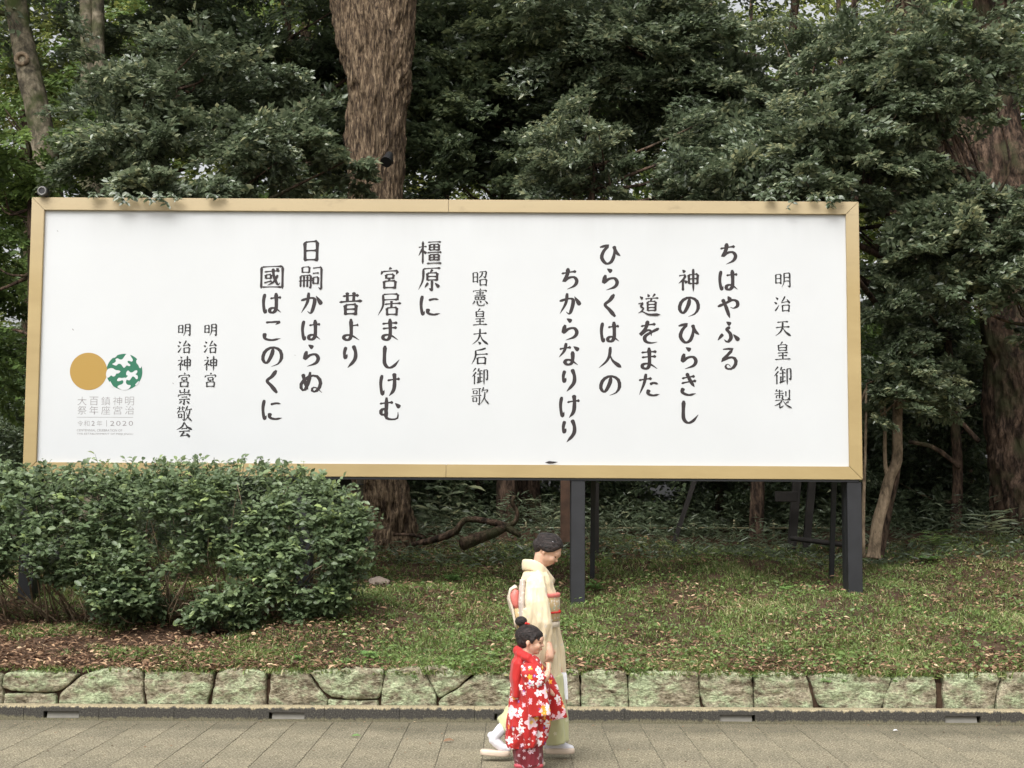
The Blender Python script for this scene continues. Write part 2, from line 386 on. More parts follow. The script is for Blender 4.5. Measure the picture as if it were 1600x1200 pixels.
stones = [
 z5([(-190,170),(-60,160),(5,178),(8,240),(16,262),(5,322),(-190,322)]),
 z5([(22,168),(110,155),(270,158),(390,174),(330,232),(285,257),(160,262),(60,252),(12,236)]),
 z5([(22,268),(278,270),(274,322),(12,322)]),
 z5([(402,184),(480,155),(600,138),(706,150),(710,230),(726,322),(292,322),(297,268),(342,237)]),
 z5([(724,163),(800,160),(900,158),(1066,165),(1058,240),(1036,285),(1036,322),(740,322),(724,230)]),
 z5([(1082,165),(1170,145),(1323,155),(1336,322),(1052,322),(1067,262)]),
 z6([(75,160),(150,150),(258,165),(316,250),(352,292),(352,324),(65,324)]),
 z6([(268,160),(330,150),(500,140),(637,145),(637,230),(612,294),(480,298),(372,284),(316,230)]),
 z6([(360,296),(500,306),(610,302),(610,324),(360,324)]),
 z6([(650,150),(818,140),(856,200),(897,267),(903,324),(625,324),(630,270)]),
 z6([(838,140),(940,138),(1000,155),(1082,170),(1000,243),(914,288),(866,200)]),
 z6([(1100,175),(1200,160),(1280,157),(1400,155),(1402,324),(912,324),(917,296),(1010,247)]),
 z7([(-46,195),(215,190),(222,300),(224,414),(-46,414)]),
 z7([(235,205),(370,192),(512,200),(522,300),(525,414),(236,414)]),
 z7([(528,205),(700,195),(962,202),(968,340),(988,416),(536,416)]),
 z7([(974,212),(1100,205),(1296,212),(1306,330),(1312,418),(1040,418),(992,380),(976,330)]),
 z7([(1312,216),(1500,205),(1628,212),(1660,300),(1695,424),(1322,420)]),
 z8([(258,224),(420,212),(600,216),(772,236),(750,310),(690,420),(560,424),(318,410),(290,330)]),
 z8([(788,238),(900,222),(1046,234),(1056,340),(1050,430),(716,430),(722,372),(752,318)]),
 z8([(1102,214),(1280,206),(1462,214),(1440,290),(1416,360),(1414,436),(1100,432)]),
 z8([(1482,212),(1640,206),(1900,214),(1910,436),(1424,436),(1426,360),(1450,290)]),
]
x = 1680
random.seed(3)
while x < 2300:
    w = random.uniform(70, 130); stones.append([(x, 1054), (x + w * .5, 1051), (x + w - 4, 1054), (x + w - 2, 1112), (x, 1112)]); x += w
x = -62
while x > -700:
    w = random.uniform(70, 130); stones.append([(x - w + 4, 1050), (x - w * .5, 1047), (x, 1050), (x, 1102), (x - w + 2, 1102)]); x -= w
WY = 12.18
wall = empty('stone_wall', (0, WY, .15), 'low retaining wall of lichened rubble stones behind the kerb', 'wall')
def stone_mesh(poly, seed):
    pts = [P(px, py, WY) for px, py in poly]
    A = np.array([(p.x, p.z) for p in pts])
    A[A[:, 1] < .122, 1] = .03                      # foot goes down behind the kerb
    # resample the outline
    B = np.vstack([A, A[:1]]); seg = np.hypot(*np.diff(B, axis=0).T); L = np.concatenate([[0], np.cumsum(seg)])
    n = 56; u = np.linspace(0, L[-1], n, endpoint=False)
    O = np.stack([np.interp(u, L, B[:, 0]), np.interp(u, L, B[:, 1])], 1)
    O = .6 * O + .2 * (np.roll(O, 1, 0) + np.roll(O, -1, 0))
    for i in range(n):
        q = mnoise.noise(Vector((O[i, 0] * 14, O[i, 1] * 14, seed))); q2 = mnoise.noise(Vector((O[i, 0] * 40, O[i, 1] * 40, seed)))
        cdir = O[i] - A.mean(0); cdir /= (np.linalg.norm(cdir) + 1e-6); O[i] += cdir * (q * .008 + q2 * .006 + .005)
    C = A.mean(0); size = np.ptp(A[:, 0])
    rings = [(1.0, .22), (1.0, .04), (.985, .016), (.955, .003), (.88, -.006), (.76, -.010), (.62, -.012), (.48, -.013), (.34, -.014), (.18, -.014)]
    V, Fc = [], []
    for s, dy in rings:
        for i in range(n):
            p = C + (O[i] - C) * s
            # keep the bevel even: shrink by an absolute distance near the rim
            if s > .87:
                d = O[i] - C; ln = np.linalg.norm(d); p = C + d * (1 - min(.5, (1 - s) * .13 / ln))
            q = mnoise.noise(Vector((p[0] * 9, p[1] * 13, seed * 1.7))) * .026 + mnoise.noise(Vector((p[0] * 26, p[1] * 40, seed))) * .014
            V.append((p[0], WY + dy + (q if dy < .04 else 0), p[1] - 0))
    for k in range(len(rings) - 1):
        for i in range(n):
            j = (i + 1) % n; Fc.append((k * n + i, k * n + j, (k + 1) * n + j, (k + 1) * n + i))
    V.append((C[0], WY - .02, C[1])); c_ = len(V) - 1
    for i in range(n): Fc.append(((len(rings) - 1) * n + i, (len(rings) - 1) * n + (i + 1) % n, c_))
    return mesh('stone', V, Fc, True)
for i, poly in enumerate(stones):
    o = put('stone', stone_mesh(poly, i * 3.1), wall, M['rubble'])
bk = put('earth_packing', mesh('earth_packing', *box(-14, 14, WY + .045, WY + .078, .0, .30)), wall, M['earth'])
from mathutils.geometry import tessellate_polygon
# ================================================================= the notice board
GL = {
'明':"v15,25 15,74;h15,27 40,25;v40,24 40,76;h17,48 38,47;h17,70 38,69;s57,18 57,50 54,72 44,92;h57,20 85,18;t85,17 86,60 85,88 75,81;h57,41 82,40;h57,60 82,59",
'治':"d14,18 27,29;d7,42 20,52;s11,88 20,76 32,56;s62,12 54,28 42,46;h42,46 82,39;d70,26 86,48;v48,58 50,92;h48,60 82,57;v83,56 80,92;h50,87 80,86",
'神':"d24,8 35,19;h10,34 38,30;s38,31 28,48 8,66;v26,48 26,96;d32,52 43,63;v50,28 52,68;h50,30 88,26;v88,26 86,68;h52,47 86,45;h52,66 86,65;p69,4 69,50 69,99",
'宮':"d50,4 53,15;s20,22 13,38;h20,24 84,20;s84,21 76,35;v34,36 36,54;h34,37 66,35;v66,35 64,54;h36,52 64,51;s50,52 44,62;v26,63 28,96;h26,65 74,62;v74,62 72,96;h28,91 72,91",
'天':"h22,22 78,18;h14,49 86,44;s50,21 48,50 36,72 12,92;n50,48 64,70 92,92",
'皇':"s50,2 38,18;v28,19 30,50;h28,21 70,18;v70,18 68,50;h30,34 68,33;h30,48 68,47;h24,61 76,58;h28,75 72,73;v50,59 50,90;h10,94 90,90",
'御':"s27,6 10,28;s29,29 6,56;v20,46 20,97;s46,8 36,26;h40,24 63,21;h34,41 65,38;v50,24 50,80;h50,60 63,58;v40,55 40,84;s33,88 50,82 66,76;h71,18 90,16;t90,16 91,50 89,70 80,63;p72,16 72,60 72,99",
'製':"s22,2 13,14;h18,12 50,10;h8,25 56,21;v34,2 34,48;v18,33 18,46;h18,33 50,31;t50,31 50,42 49,47 43,43;v66,10 66,36;t84,2 84,30 83,48 74,43;h10,58 90,53;d48,46 53,56;s46,58 34,72 6,86;v34,72 34,95;s34,96 44,90 56,83;s80,62 70,68 62,72;n52,60 68,80 96,96",
'道':"d44,2 51,14;s76,1 64,16;h34,23 90,19;s62,22 54,33;v44,34 45,74;h44,35 78,33;v78,33 77,74;h46,47 76,46;h46,60 76,59;h46,72 76,71;d12,12 24,23;h6,44 26,40;s26,40 16,54 27,64 8,82;n6,82 22,76 50,88 98,88",
'人':"s52,4 48,40 34,66 4,92;n50,34 62,62 98,90",
'昭':"v12,20 13,76;h12,22 36,20;v36,20 36,78;h13,46 36,45;h13,72 36,71;h46,17 86,13;t85,14 82,36 78,46 68,41;s64,17 58,36 42,52;v50,58 52,94;h50,60 86,57;v86,57 84,94;h52,89 84,88",
'憲':"d50,0 53,8;s16,13 11,24;h16,15 86,11;s87,11 80,22;h28,24 72,22;h30,33 70,31;h18,43 82,40;v50,14 50,42;v23,49 25,64;h23,50 77,48;v77,48 75,64;h25,63 75,62;v41,49 41,63;v59,49 59,63;s22,70 16,80 8,90;c34,70 38,90 52,96 72,93 73,82;d48,68 57,79;d77,68 93,86",
'太':"h12,35 88,29;s50,4 48,40 36,68 6,93;n50,34 64,66 96,93;d40,76 54,90",
'后':"s82,6 56,14 26,19;s26,19 24,56 4,96;h26,43 94,38;v36,58 38,96;h36,60 80,57;v80,57 78,96;h38,91 78,90",
'歌':"h4,14 56,10;v13,22 14,40;h13,24 34,22;v34,22 33,40;h14,38 33,38;v47,12 47,44;h2,53 58,48;v11,61 12,83;h11,62 32,61;v32,61 31,83;h12,81 31,81;t47,52 47,84 46,97 36,91;s70,2 58,30;h66,20 93,16;s93,16 84,34;s77,28 73,60 52,96;n76,50 80,72 99,95",
'橿':"h2,30 36,26;v20,3 20,99;s20,32 2,66;d22,42 34,56;h40,8 96,6;v48,17 48,42;h48,18 87,16;v87,16 87,42;h48,29 87,28;h48,41 87,40;v67,18 67,40;h38,52 98,49;v48,60 48,84;h48,61 87,59;v87,59 87,84;h48,72 87,71;h48,83 87,82;v67,61 67,82;h36,97 98,95",
'原':"h20,10 94,6;s22,10 20,56 2,98;s60,12 50,24;v38,27 39,59;h38,28 80,26;v80,26 79,59;h39,42 79,42;h39,57 79,56;t58,58 58,88 57,98 46,90;s42,68 28,88;d70,68 88,86",
'居':"h22,10 84,8;v84,8 82,34;h22,33 82,31;s22,10 22,56 2,97;h28,51 98,46;v57,36 57,64;v38,66 40,98;h38,67 80,64;v80,64 78,98;h40,93 78,93",
'昔':"h16,20 84,16;v35,3 36,42;v63,2 62,42;h2,45 98,39;v27,56 29,99;h27,57 73,54;v73,54 71,99;h29,75 71,74;h29,94 71,93",
'日':"v24,12 26,94;h24,14 76,9;v76,9 75,94;h26,50 75,48;h26,88 75,87",
'嗣':"v13,8 14,32;h13,9 43,7;v43,7 42,32;h14,30 42,30;v7,44 7,92;h7,45 49,42;t49,42 49,80 48,94 41,89;v21,44 21,92;v35,44 35,92;h0,67 56,63;h57,12 93,8;t93,8 93,70 92,98 80,91;h57,34 82,32;v59,50 60,78;h59,51 80,49;v80,49 79,78;h60,76 79,76",
'國':"v6,6 6,98;h6,8 94,4;v94,4 94,98;h8,92 92,91;h18,28 82,23;c54,13 58,46 74,80 84,72;d67,12 76,20;v24,40 25,56;h24,41 46,39;v46,39 45,56;h25,55 45,55;h18,74 50,66;s74,40 58,68 32,84",
'崇':"v50,0 50,22;v22,9 23,27;h23,27 78,24;v78,7 77,26;d50,30 53,37;s16,39 10,52;h16,40 88,36;s88,36 81,49;h32,55 68,53;h16,70 86,66;t50,70 50,92 49,98 40,92;s34,78 18,94;d64,78 82,92",
'敬':"h3,18 55,13;v19,4 20,28;v39,2 38,28;s18,28 4,50;h16,39 49,35;t49,35 50,70 49,90 38,84;v14,53 15,76;h14,54 34,52;v34,52 33,76;h15,74 33,74;s70,0 54,36;h64,25 98,20;s85,24 76,62 50,97;n62,40 74,70 99,96",
'会':"s50,2 34,32 0,52;n50,4 68,32 100,50;h32,45 68,41;h16,62 86,57;s48,62 38,78 24,90;h24,90 74,83;d64,70 84,96",
'ち':"h16,30 78,20;c44,6 40,34 26,62 44,48 68,44 80,60 70,80 40,95",
'は':"t20,12 15,40 16,66 22,90 29,76;h42,32 88,27;c66,8 68,40 67,76 56,90 43,88 42,77 54,71 70,76 88,90",
'や':"c6,50 38,36 66,22 86,28 88,46 72,56 58,52;d48,6 58,22;c26,18 40,50 56,98",
'ふ':"d42,6 60,18;c58,28 44,38 58,56 60,76 46,90 32,80;s28,58 20,66 6,84;d70,58 94,84",
'る':"c28,12 66,10 50,32 20,62 46,48 72,46 82,66 68,90 46,93 38,82 48,73 60,84",
'の':"c54,18 50,42 34,74 22,78 12,60 22,30 52,14 82,26 90,56 76,82 48,94",
'ひ':"c8,24 42,16 24,40 16,68 34,92 56,84 68,52 66,18;c66,18 76,44 94,60",
'ら':"d38,6 58,19;c32,32 24,66 44,50 68,46 80,62 70,82 34,96",
'き':"h22,27 76,17;h20,47 82,36;c42,4 56,34 74,62;c28,66 24,84 50,95 80,88",
'し':"c30,4 28,50 30,80 46,96 68,88 90,62",
'を':"h16,28 78,18;c46,4 36,36 14,64 38,46 56,46 60,68;c92,36 60,52 34,70 36,90 58,97 84,93",
'ま':"h18,26 82,21;h20,46 80,41;c50,4 52,40 51,78 40,92 24,88 24,76 40,71 60,76 84,92",
'た':"h8,32 62,24;s38,4 30,44 10,92;c54,48 70,42 88,47;c50,70 46,86 66,94 94,89",
'く':"g68,3 50,28 30,47 48,68 72,97",
'か':"c8,38 46,27 64,32 62,58 50,90 35,82;s40,4 34,46 10,90;d70,18 94,54",
'な':"h8,30 56,22;s36,4 28,36 6,64;d66,18 88,34;c62,38 63,68 58,88 42,94 30,84 40,74 58,77 84,95",
'り':"t30,12 24,36 27,58 36,42;c60,6 70,36 66,66 38,99",
'け':"t18,12 13,40 14,66 20,92 28,74;h40,35 92,28;c68,4 70,40 66,74 48,99",
'に':"t18,12 13,40 14,66 20,90 28,76;c44,31 66,26 86,28;c42,66 42,84 64,91 92,86",
'こ':"c24,20 50,18 78,17 64,29;c20,64 22,86 50,93 86,86",
'よ':"h52,35 82,30;c50,4 52,44 51,80 38,93 22,86 26,75 44,72 62,78 86,93",
'ぬ':"c16,18 24,50 38,84;c46,10 40,50 24,86 10,78 12,54 40,30 70,26 88,46 86,72 68,92 54,86 60,74 76,78 96,96",
'む':"h8,31 64,25;c36,4 36,50 32,74 16,74 15,58 30,52 36,68 36,88 56,95 82,90 84,64;d72,28 92,46",
}
PROF = {'h': ([0,.07,.2,.5,.78,.92,1],[.2,.85,.52,.44,.56,1.15,.3]), 'v': ([0,.08,.3,.7,.92,1],[.3,1.2,.92,.88,1.05,.35]),
 's': ([0,.12,.5,.8,1],[.65,1.05,.85,.5,.08]), 'n': ([0,.3,.7,.85,1],[.25,.6,1.2,1.3,.06]), 'd': ([0,.3,.7,.92,1],[.15,.8,1.35,1.2,.5]),
 'c': ([0,.05,.25,.5,.8,1],[.5,1.05,.8,.95,.85,.12]), 'g': ([0,.1,.5,.85,1],[.5,1.1,.8,1.15,.6]), 't': ([0,.08,.5,.8,.9,1],[.6,1.1,.88,1.0,.75,.06]),
 'p': ([0,.07,.5,.85,1],[.6,1.05,.9,.8,.1])}
CURVED = set('csntgp')
def glyph_strokes(ch, w):
    """brush strokes of one character in a 100-unit box, y down: list of (left edge, right edge) outlines"""
    ss = GL[ch].split(';'); out = []
    if len(ss) > 13: w = w * .66
    elif len(ss) > 9: w = w * .78
    for s in ss:
        k = s[0]; pts = [tuple(float(v) for v in q.split(',')) for q in s[1:].split()]
        n = 22 if k in 'cgtn' and len(pts) > 3 else 12
        A = resample(pts, n) if (k in CURVED and len(pts) > 2) else resample([pts[0], pts[-1]], n) if len(pts) == 2 else resample(pts, n)
        seg = np.hypot(*np.diff(A, axis=0).T); t = np.concatenate([[0], np.cumsum(seg)]) / seg.sum()
        T = np.gradient(A, axis=0); T /= np.linalg.norm(T, axis=1)[:, None] + 1e-9
        N = np.stack([-T[:, 1], T[:, 0]], 1)
        W = np.interp(t, *PROF[k]) * w * .5
        if k == 'h': W = W * .92; A = A.copy(); A[:, 1] -= np.sin(t * math.pi) * 1.2
        if k in 'cg': W = W * (0.64 + .62 * np.abs(T[:, 1]))      # the brush is broader going down
        out.append((A + N * W[:, None], A - N * W[:, None]))
    return out

SY = 15.0                                   # the board's front plane
M['panel'] = None
m, nt, b = new_mat('white board sheet'); b.inputs['Roughness'].default_value = .42
n = noise_tex(nt, .9, 5, .6); r = ramp(nt, [(.3, (.535, .547, .555)), (.7, (.56, .573, .582))]); nt.links.new(n.outputs['Fac'], r.inputs[0])
# rain streaks and grime hanging from the top edge
gm = nt.nodes.new('ShaderNodeNewGeometry'); sp = nt.nodes.new('ShaderNodeSeparateXYZ'); nt.links.new(gm.outputs['Position'], sp.inputs[0])
ns = wnoise(nt, 1.4, 5, (1, 1, .12)); gr = ramp(nt, [(0, (0, 0, 0)), (1, (1, 1, 1))])
gz1 = math_node(nt, 'MULTIPLY_ADD', sp.outputs['Z'], 1.6, -1.6 * 4.3); nt.links.new(math_node(nt, 'MULTIPLY', gz1, math_node(nt, 'MULTIPLY_ADD', ns.outputs['Fac'], 2.4, -.85)), gr.inputs[0])
c = mix(nt, gr.outputs[0], r.outputs[0], (.40, .405, .40)); nt.links.new(c, b.inputs['Base Color'])
M['panel'] = m
m, nt, b = new_mat('gold painted frame'); b.inputs['Roughness'].default_value = .5; b.inputs['Metallic'].default_value = .0
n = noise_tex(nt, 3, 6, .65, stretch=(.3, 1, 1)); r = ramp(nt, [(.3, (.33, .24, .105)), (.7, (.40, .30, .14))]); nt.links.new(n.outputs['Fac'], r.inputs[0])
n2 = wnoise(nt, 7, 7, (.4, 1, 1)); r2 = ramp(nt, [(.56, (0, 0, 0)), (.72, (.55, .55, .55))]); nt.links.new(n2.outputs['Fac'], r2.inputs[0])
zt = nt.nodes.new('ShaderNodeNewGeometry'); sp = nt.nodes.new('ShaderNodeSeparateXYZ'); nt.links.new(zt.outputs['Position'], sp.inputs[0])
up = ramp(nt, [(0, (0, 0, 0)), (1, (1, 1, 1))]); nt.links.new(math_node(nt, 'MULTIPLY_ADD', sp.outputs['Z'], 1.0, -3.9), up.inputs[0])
c = mix(nt, math_node(nt, 'MULTIPLY', up.outputs[0], .55), r.outputs[0], (.50, .42, .29))      # light caught by the top rail, put into the colour
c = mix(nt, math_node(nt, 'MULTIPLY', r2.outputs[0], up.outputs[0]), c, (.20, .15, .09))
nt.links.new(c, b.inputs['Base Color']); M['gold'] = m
M['post'] = plain('charcoal painted steel', (.013, .0135, .016), .5, .25, 6)
M['ink'] = plain('dark brown print', (.020, .013, .014), .6)
M['ink_black'] = plain('black print', (.012, .011, .012), .6)
M['ink_grey'] = plain('grey print', (.22, .20, .20), .6)
M['disc_gold'] = plain('ochre print', (.36, .22, .045), .6)
M['disc_green'] = plain('green print', (.012, .13, .07), .6)
M['print_white'] = plain('white print', (.55, .563, .572), .5)

TL_, TR_, BL_, BR_ = P(50, 308, SY), P(1341, 316, SY), P(36, 744, SY), P(1348, 748, SY)
sx0, sx1 = (TL_.x + BL_.x) / 2, (TR_.x + BR_.x) / 2
sz0, sz1 = (BL_.z + BR_.z) / 2, (TL_.z + TR_.z) / 2
print('board', sx0, sx1, sz0, sz1)
FW = .13
xm = P(697, 745, SY).x
board = empty('notice_board', ((sx0 + sx1) / 2, SY, gz(0, SY)), 'long white poem board in a gold frame on dark posts', 'sign')
put('panel', mesh('panel', *box(sx0 + .03, sx1 - .03, SY + .022, SY + .06, sz0 + .03, sz1 - .03)), board, M['panel'])
def prism(poly, y0, y1):
    k = len(poly); V = [(x, y0, z) for x, z in poly] + [(x, y1, z) for x, z in poly]
    return V, [tuple(range(k))[::-1], tuple(range(k, 2 * k))] + [(i, (i + 1) % k, (i + 1) % k + k, i + k) for i in range(k)]
def rail(poly):
    me = mesh('frame_rail', *prism(poly, SY - .012, SY + .10))
    bmt = bmesh.new(); bmt.from_mesh(me); bmesh.ops.recalc_face_normals(bmt, faces=bmt.faces)
    bmesh.ops.bevel(bmt, geom=bmt.edges[:], offset=.004, segments=2, affect='EDGES'); bmt.to_mesh(me); bmt.free()
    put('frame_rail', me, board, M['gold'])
g_ = .0012
rail([(sx0, sz1 - g_), (sx0, sz0 + g_), (sx0 + FW, sz0 + FW + g_), (sx0 + FW, sz1 - FW - g_)])
rail([(sx1, sz1 - g_), (sx1, sz0 + g_), (sx1 - FW, sz0 + FW + g_), (sx1 - FW, sz1 - FW - g_)])
rail([(sx0 + g_, sz1), (xm - g_, sz1), (xm - g_, sz1 - FW), (sx0 + FW + g_, sz1 - FW)])
rail([(xm + g_, sz1), (sx1 - g_, sz1), (sx1 - FW - g_, sz1 - FW), (xm + g_, sz1 - FW)])
rail([(sx0 + g_, sz0), (xm - g_, sz0), (xm - g_, sz0 + FW), (sx0 + FW + g_, sz0 + FW)])
rail([(xm + g_, sz0), (sx1 - g_, sz0), (sx1 - FW - g_, sz0 + FW), (xm + g_, sz0 + FW)])
put('back_panel', mesh('back_panel', *box(sx0 + .05, sx1 - .05, SY + .105, SY + .125, sz0 + .05, sz1 - .05)), board, M['post'])
put('bottom_channel', mesh('bottom_channel', *box(sx0 + .04, sx1 - .04, SY + .004, SY + .10, sz0 - .022, sz0 - .001)), board, M['post'])
for pxc, hw in ((45, .075), (475, .075), (903, .072), (1334, .074)):
    c0 = P(pxc, 800, SY + .06)
    put('post', bevel_box('post', c0.x - hw, c0.x + hw, SY + .128, SY + .128 + hw * 2, gz(c0.x, SY) - .3, sz1 - .2, .004), board, M['post'])
# front legs seen below the board run up to its channel
for pxc, hw in ((45, .072), (475, .07), (903, .070), (1334, .072)):
    c0 = P(pxc, 800, SY + .05)
    put('leg_cover', bevel_box('leg_cover', c0.x - hw, c0.x + hw, SY + .012, SY + .118, gz(c0.x, SY) - .3, sz0 - .023, .004), board, M['post'])
# rear struts
for pxc in (520, 926, 1300, 90):
    c0 = P(pxc, 800, SY + 1.0)
    V, Fc = tube([(c0.x, SY + 1.1, gz(c0.x, SY + 1.1) - .1), (c0.x, SY + .9, 1.9), (c0.x, SY + .35, sz0 + 1.6)], [.035] * 3, 4)
    put('rear_strut', mesh('rear_strut', V, Fc), board, M['post'])
V, Fc = box(P(520, 0, 16).x, P(562, 0, 16).x, SY + .9, SY + .95, P(540, 758, 16).z, P(540, 750, 16).z)
put('cross_brace', mesh('cross_brace', V, Fc), board, M['post'])

# lettering: printed columns of brush characters
TXT = [
 (1223, [437,475,513,549,587,624], '明治天皇御製', 31, 10.5, 'ink_black'),
 (1138, [397,438,480,520,561], 'ちはやふる', 38, 13.9, 'ink'),
 (1076, [438,479,520,560,601,644], '神のひらきし', 38, 13.9, 'ink'),
 (1014, [478,519,561,602], '道をまた', 38, 13.9, 'ink'),
 (953, [397,437,478,519,560,602], 'ひらくは人の', 38, 13.9, 'ink'),
 (890, [436,476,515,554,594,635,673], 'ちからなりけり', 38, 13.9, 'ink'),
 (750, [435,465,496,527,557,588,619], '昭憲皇太后御歌', 28.5, 11, 'ink_black'),
 (672, [395,436,477], '橿原に', 38, 13.9, 'ink'),
 (609, [435,476,516,558,601,639], '宮居ましけむ', 38, 13.9, 'ink'),
 (548, [475,516,557], '昔より', 38, 13.9, 'ink'),
 (486, [393,434,475,516,556,597], '日嗣かはらぬ', 38, 13.9, 'ink'),
 (425, [434,474,516,557,597,640], '國はこのくに', 38, 13.9, 'ink'),
 (329, [515,542,568,594], '明治神宮', 25, 12.5, 'ink_black'),
 (288, [515,542,568,594,620,647,672], '明治神宮崇敬会', 25, 12.5, 'ink_black'),
]
PANEL_Y = SY + .022
for cx, cys, txt, em, w, mt in TXT:
    V, Fc = [], []
    for cy, ch in zip(cys, txt):
        p = P(cx, cy, PANEL_Y); e = em / F_PX * SY / 100.0 * 1.0
        for si, (L, R) in enumerate(glyph_strokes(ch, w)):
            yy = PANEL_Y - .0006 - .0003 * si
            o = len(V); n_ = len(L)
            for A in (L, R):
                for qi, q in enumerate(A): V.append((p.x + (q[0] - 50) * e, yy - qi * 1.5e-5, p.z - (q[1] - 52) * e))
            for i in range(n_ - 1): Fc.append((o + i, o + i + 1, o + n_ + i + 1, o + n_ + i))
    put('lettering', mesh('lettering', V, Fc), board, M[mt])

def text_mesh(body, px, py, size_px, mat, align='CENTER', offset=0.0, spacing=1.0, width_px=None):
    cu = bpy.data.curves.new('lettering', 'FONT'); cu.body = body; cu.align_x = 'LEFT'; cu.offset = offset; cu.space_character = spacing
    cu.resolution_u = 3
    t = bpy.data.objects.new('tmp', cu); S.collection.objects.link(t)
    bpy.context.view_layer.update()
    me = bpy.data.meshes.new_from_object(t.evaluated_get(bpy.context.evaluated_depsgraph_get()))
    bpy.data.objects.remove(t)
    A = np.array([v.co[:] for v in me.vertices]); lo, hi = A.min(0), A.max(0)
    p = P(px, py, PANEL_Y); u = SY / F_PX
    s = size_px * u / (hi[1] - lo[1]); sx = s if width_px is None else width_px * u / (hi[0] - lo[0])
    cxm, cym = (lo[0] + hi[0]) / 2, (lo[1] + hi[1]) / 2
    for v in me.vertices:
        x_, y_ = v.co.x, v.co.y
        v.co = (p.x + (x_ - cxm) * sx, PANEL_Y - .0009, p.z + (y_ - cym) * s)
    put('lettering', me, board, mat)
for i, (a, bch) in enumerate(zip('大百鎮神明', '祭年座宮治')):
    x = 100 + (212, 350, 490, 628, 768)[i] / 7.5
    text_mesh(a, x, 626.5, 13.2, M['ink_grey'], offset=-.014, width_px=14)
    text_mesh(bch, x, 641, 13.2, M['ink_grey'], offset=-.014, width_px=14)
text_mesh('令', 125.5, 661.5, 8.5, M['ink_grey'], offset=-.014, width_px=8.5)
text_mesh('和', 135.5, 661.5, 8.5, M['ink_grey'], offset=-.014, width_px=8.5)
text_mesh('2', 145.5, 661.5, 7.4, M['ink_grey'], width_px=5)
text_mesh('年', 155.5, 661.5, 8.5, M['ink_grey'], offset=-.014, width_px=8.5)
for d_, x in zip('2020', (175.5, 185, 194.5, 204.5)):
    text_mesh(d_, x, 661.5, 7.4, M['ink_grey'], width_px=6.6, offset=-.01)
text_mesh('CENTENNIAL CELEBRATION OF', 155.5, 672.3, 3.4, M['ink_grey'], width_px=71, offset=-.006)
text_mesh('THE ESTABLISHMENT OF MEIJI JINGU', 164, 678.3, 3.4, M['ink_grey'], width_px=88, offset=-.006)
def flat(name, pts_px, yoff, mat):
    V = [P(x, y, PANEL_Y) for x, y in pts_px]; V = [(v.x, PANEL_Y - yoff, v.z) for v in V]
    tri = tessellate_polygon([[Vector((v[0], v[2], 0)) for v in V]])
    put(name, mesh(name, V, tri), board, mat)
flat('printed_rule', [(120, 651.6), (208, 651.9), (208, 652.4), (120, 652.1)], .0008, M['ink_grey'])
flat('printed_rule', [(166.2, 656.5), (166.8, 656.5), (166.8, 666.5), (166.2, 666.5)], .0008, M['ink_grey'])
circ = lambda cx, cy, r: [(cx + r * math.cos(t), cy + r * math.sin(t)) for t in np.linspace(0, 2 * math.pi, 64, endpoint=False)]
flat('emblem_disc', circ(138.4, 580.3, 29.2), .0012, M['disc_gold'])
flat('emblem_disc', circ(194.3, 581, 28.2), .0008, M['disc_green'])
def q(L):
    A = np.array(L, float)
    for _ in range(2): B = np.roll(A, -1, 0); A = np.stack([A * .75 + B * .25, A * .25 + B * .75], 1).reshape(-1, 2)
    return [(100 + x / 7.5, 540 + y / 7.5) for x, y in A]
for ip, poly in enumerate((
 [(560,215),(592,202),(612,182),(600,160),(628,145),(650,162),(680,165),(702,138),(728,96),(768,90),(785,130),(812,168),(795,192),(768,178),(742,180),(750,205),(782,222),(770,245),(735,228),(722,248),(702,265),(685,240),(662,212),(632,214),(618,236),(588,230)],
 [(507,278),(545,262),(575,265),(602,287),(640,290),(668,300),(640,328),(612,326),(602,355),(575,366),(552,345),(528,374),(498,378),(490,330)],
 [(735,302),(755,288),(777,317),(808,312),(830,292),(862,288),(858,322),(832,335),(866,350),(866,390),(846,397),(828,368),(805,358),(786,386),(770,410),(735,402),(722,380),(756,352),(724,345)],
 [(620,400),(642,374),(680,382),(722,372),(738,395),(722,430),(742,462),(788,462),(770,500),(735,522),(690,524),(620,490),(640,465),(686,452),(700,425),(688,402),(655,416),(626,418)],
 [(575,150),(590,125),(632,98),(618,125),(596,142)], [(848,168),(872,150),(912,215),(905,262),(886,268),(872,228),(848,205)],
 [(528,440),(542,412),(560,450),(584,484),(562,488)], [(830,462),(858,430),(884,408),(874,445),(848,470)])):
    flat('emblem_figure', q(poly), .0014 + .0003 * ip, M['print_white'])
# small marks that dirt has left on the sheet
for (x, y, r_) in ((114, 515, 1.6), (270.5, 599, 1.2), (90, 361, 1.2), (461, 555, .9)):
    flat('dirt_or_leaf_speck', [(x - r_, y - r_), (x + r_ * .3, y - r_ * .6), (x + r_, y + r_), (x - r_ * .2, y + r_ * .4)], .0012, M['ink_grey'])
flat('dirt_or_leaf_speck', [(851, 723), (858, 720.5), (872, 722), (866, 724.2), (858, 725)], .03, M['ink'])  # dead leaf caught at the bottom rail

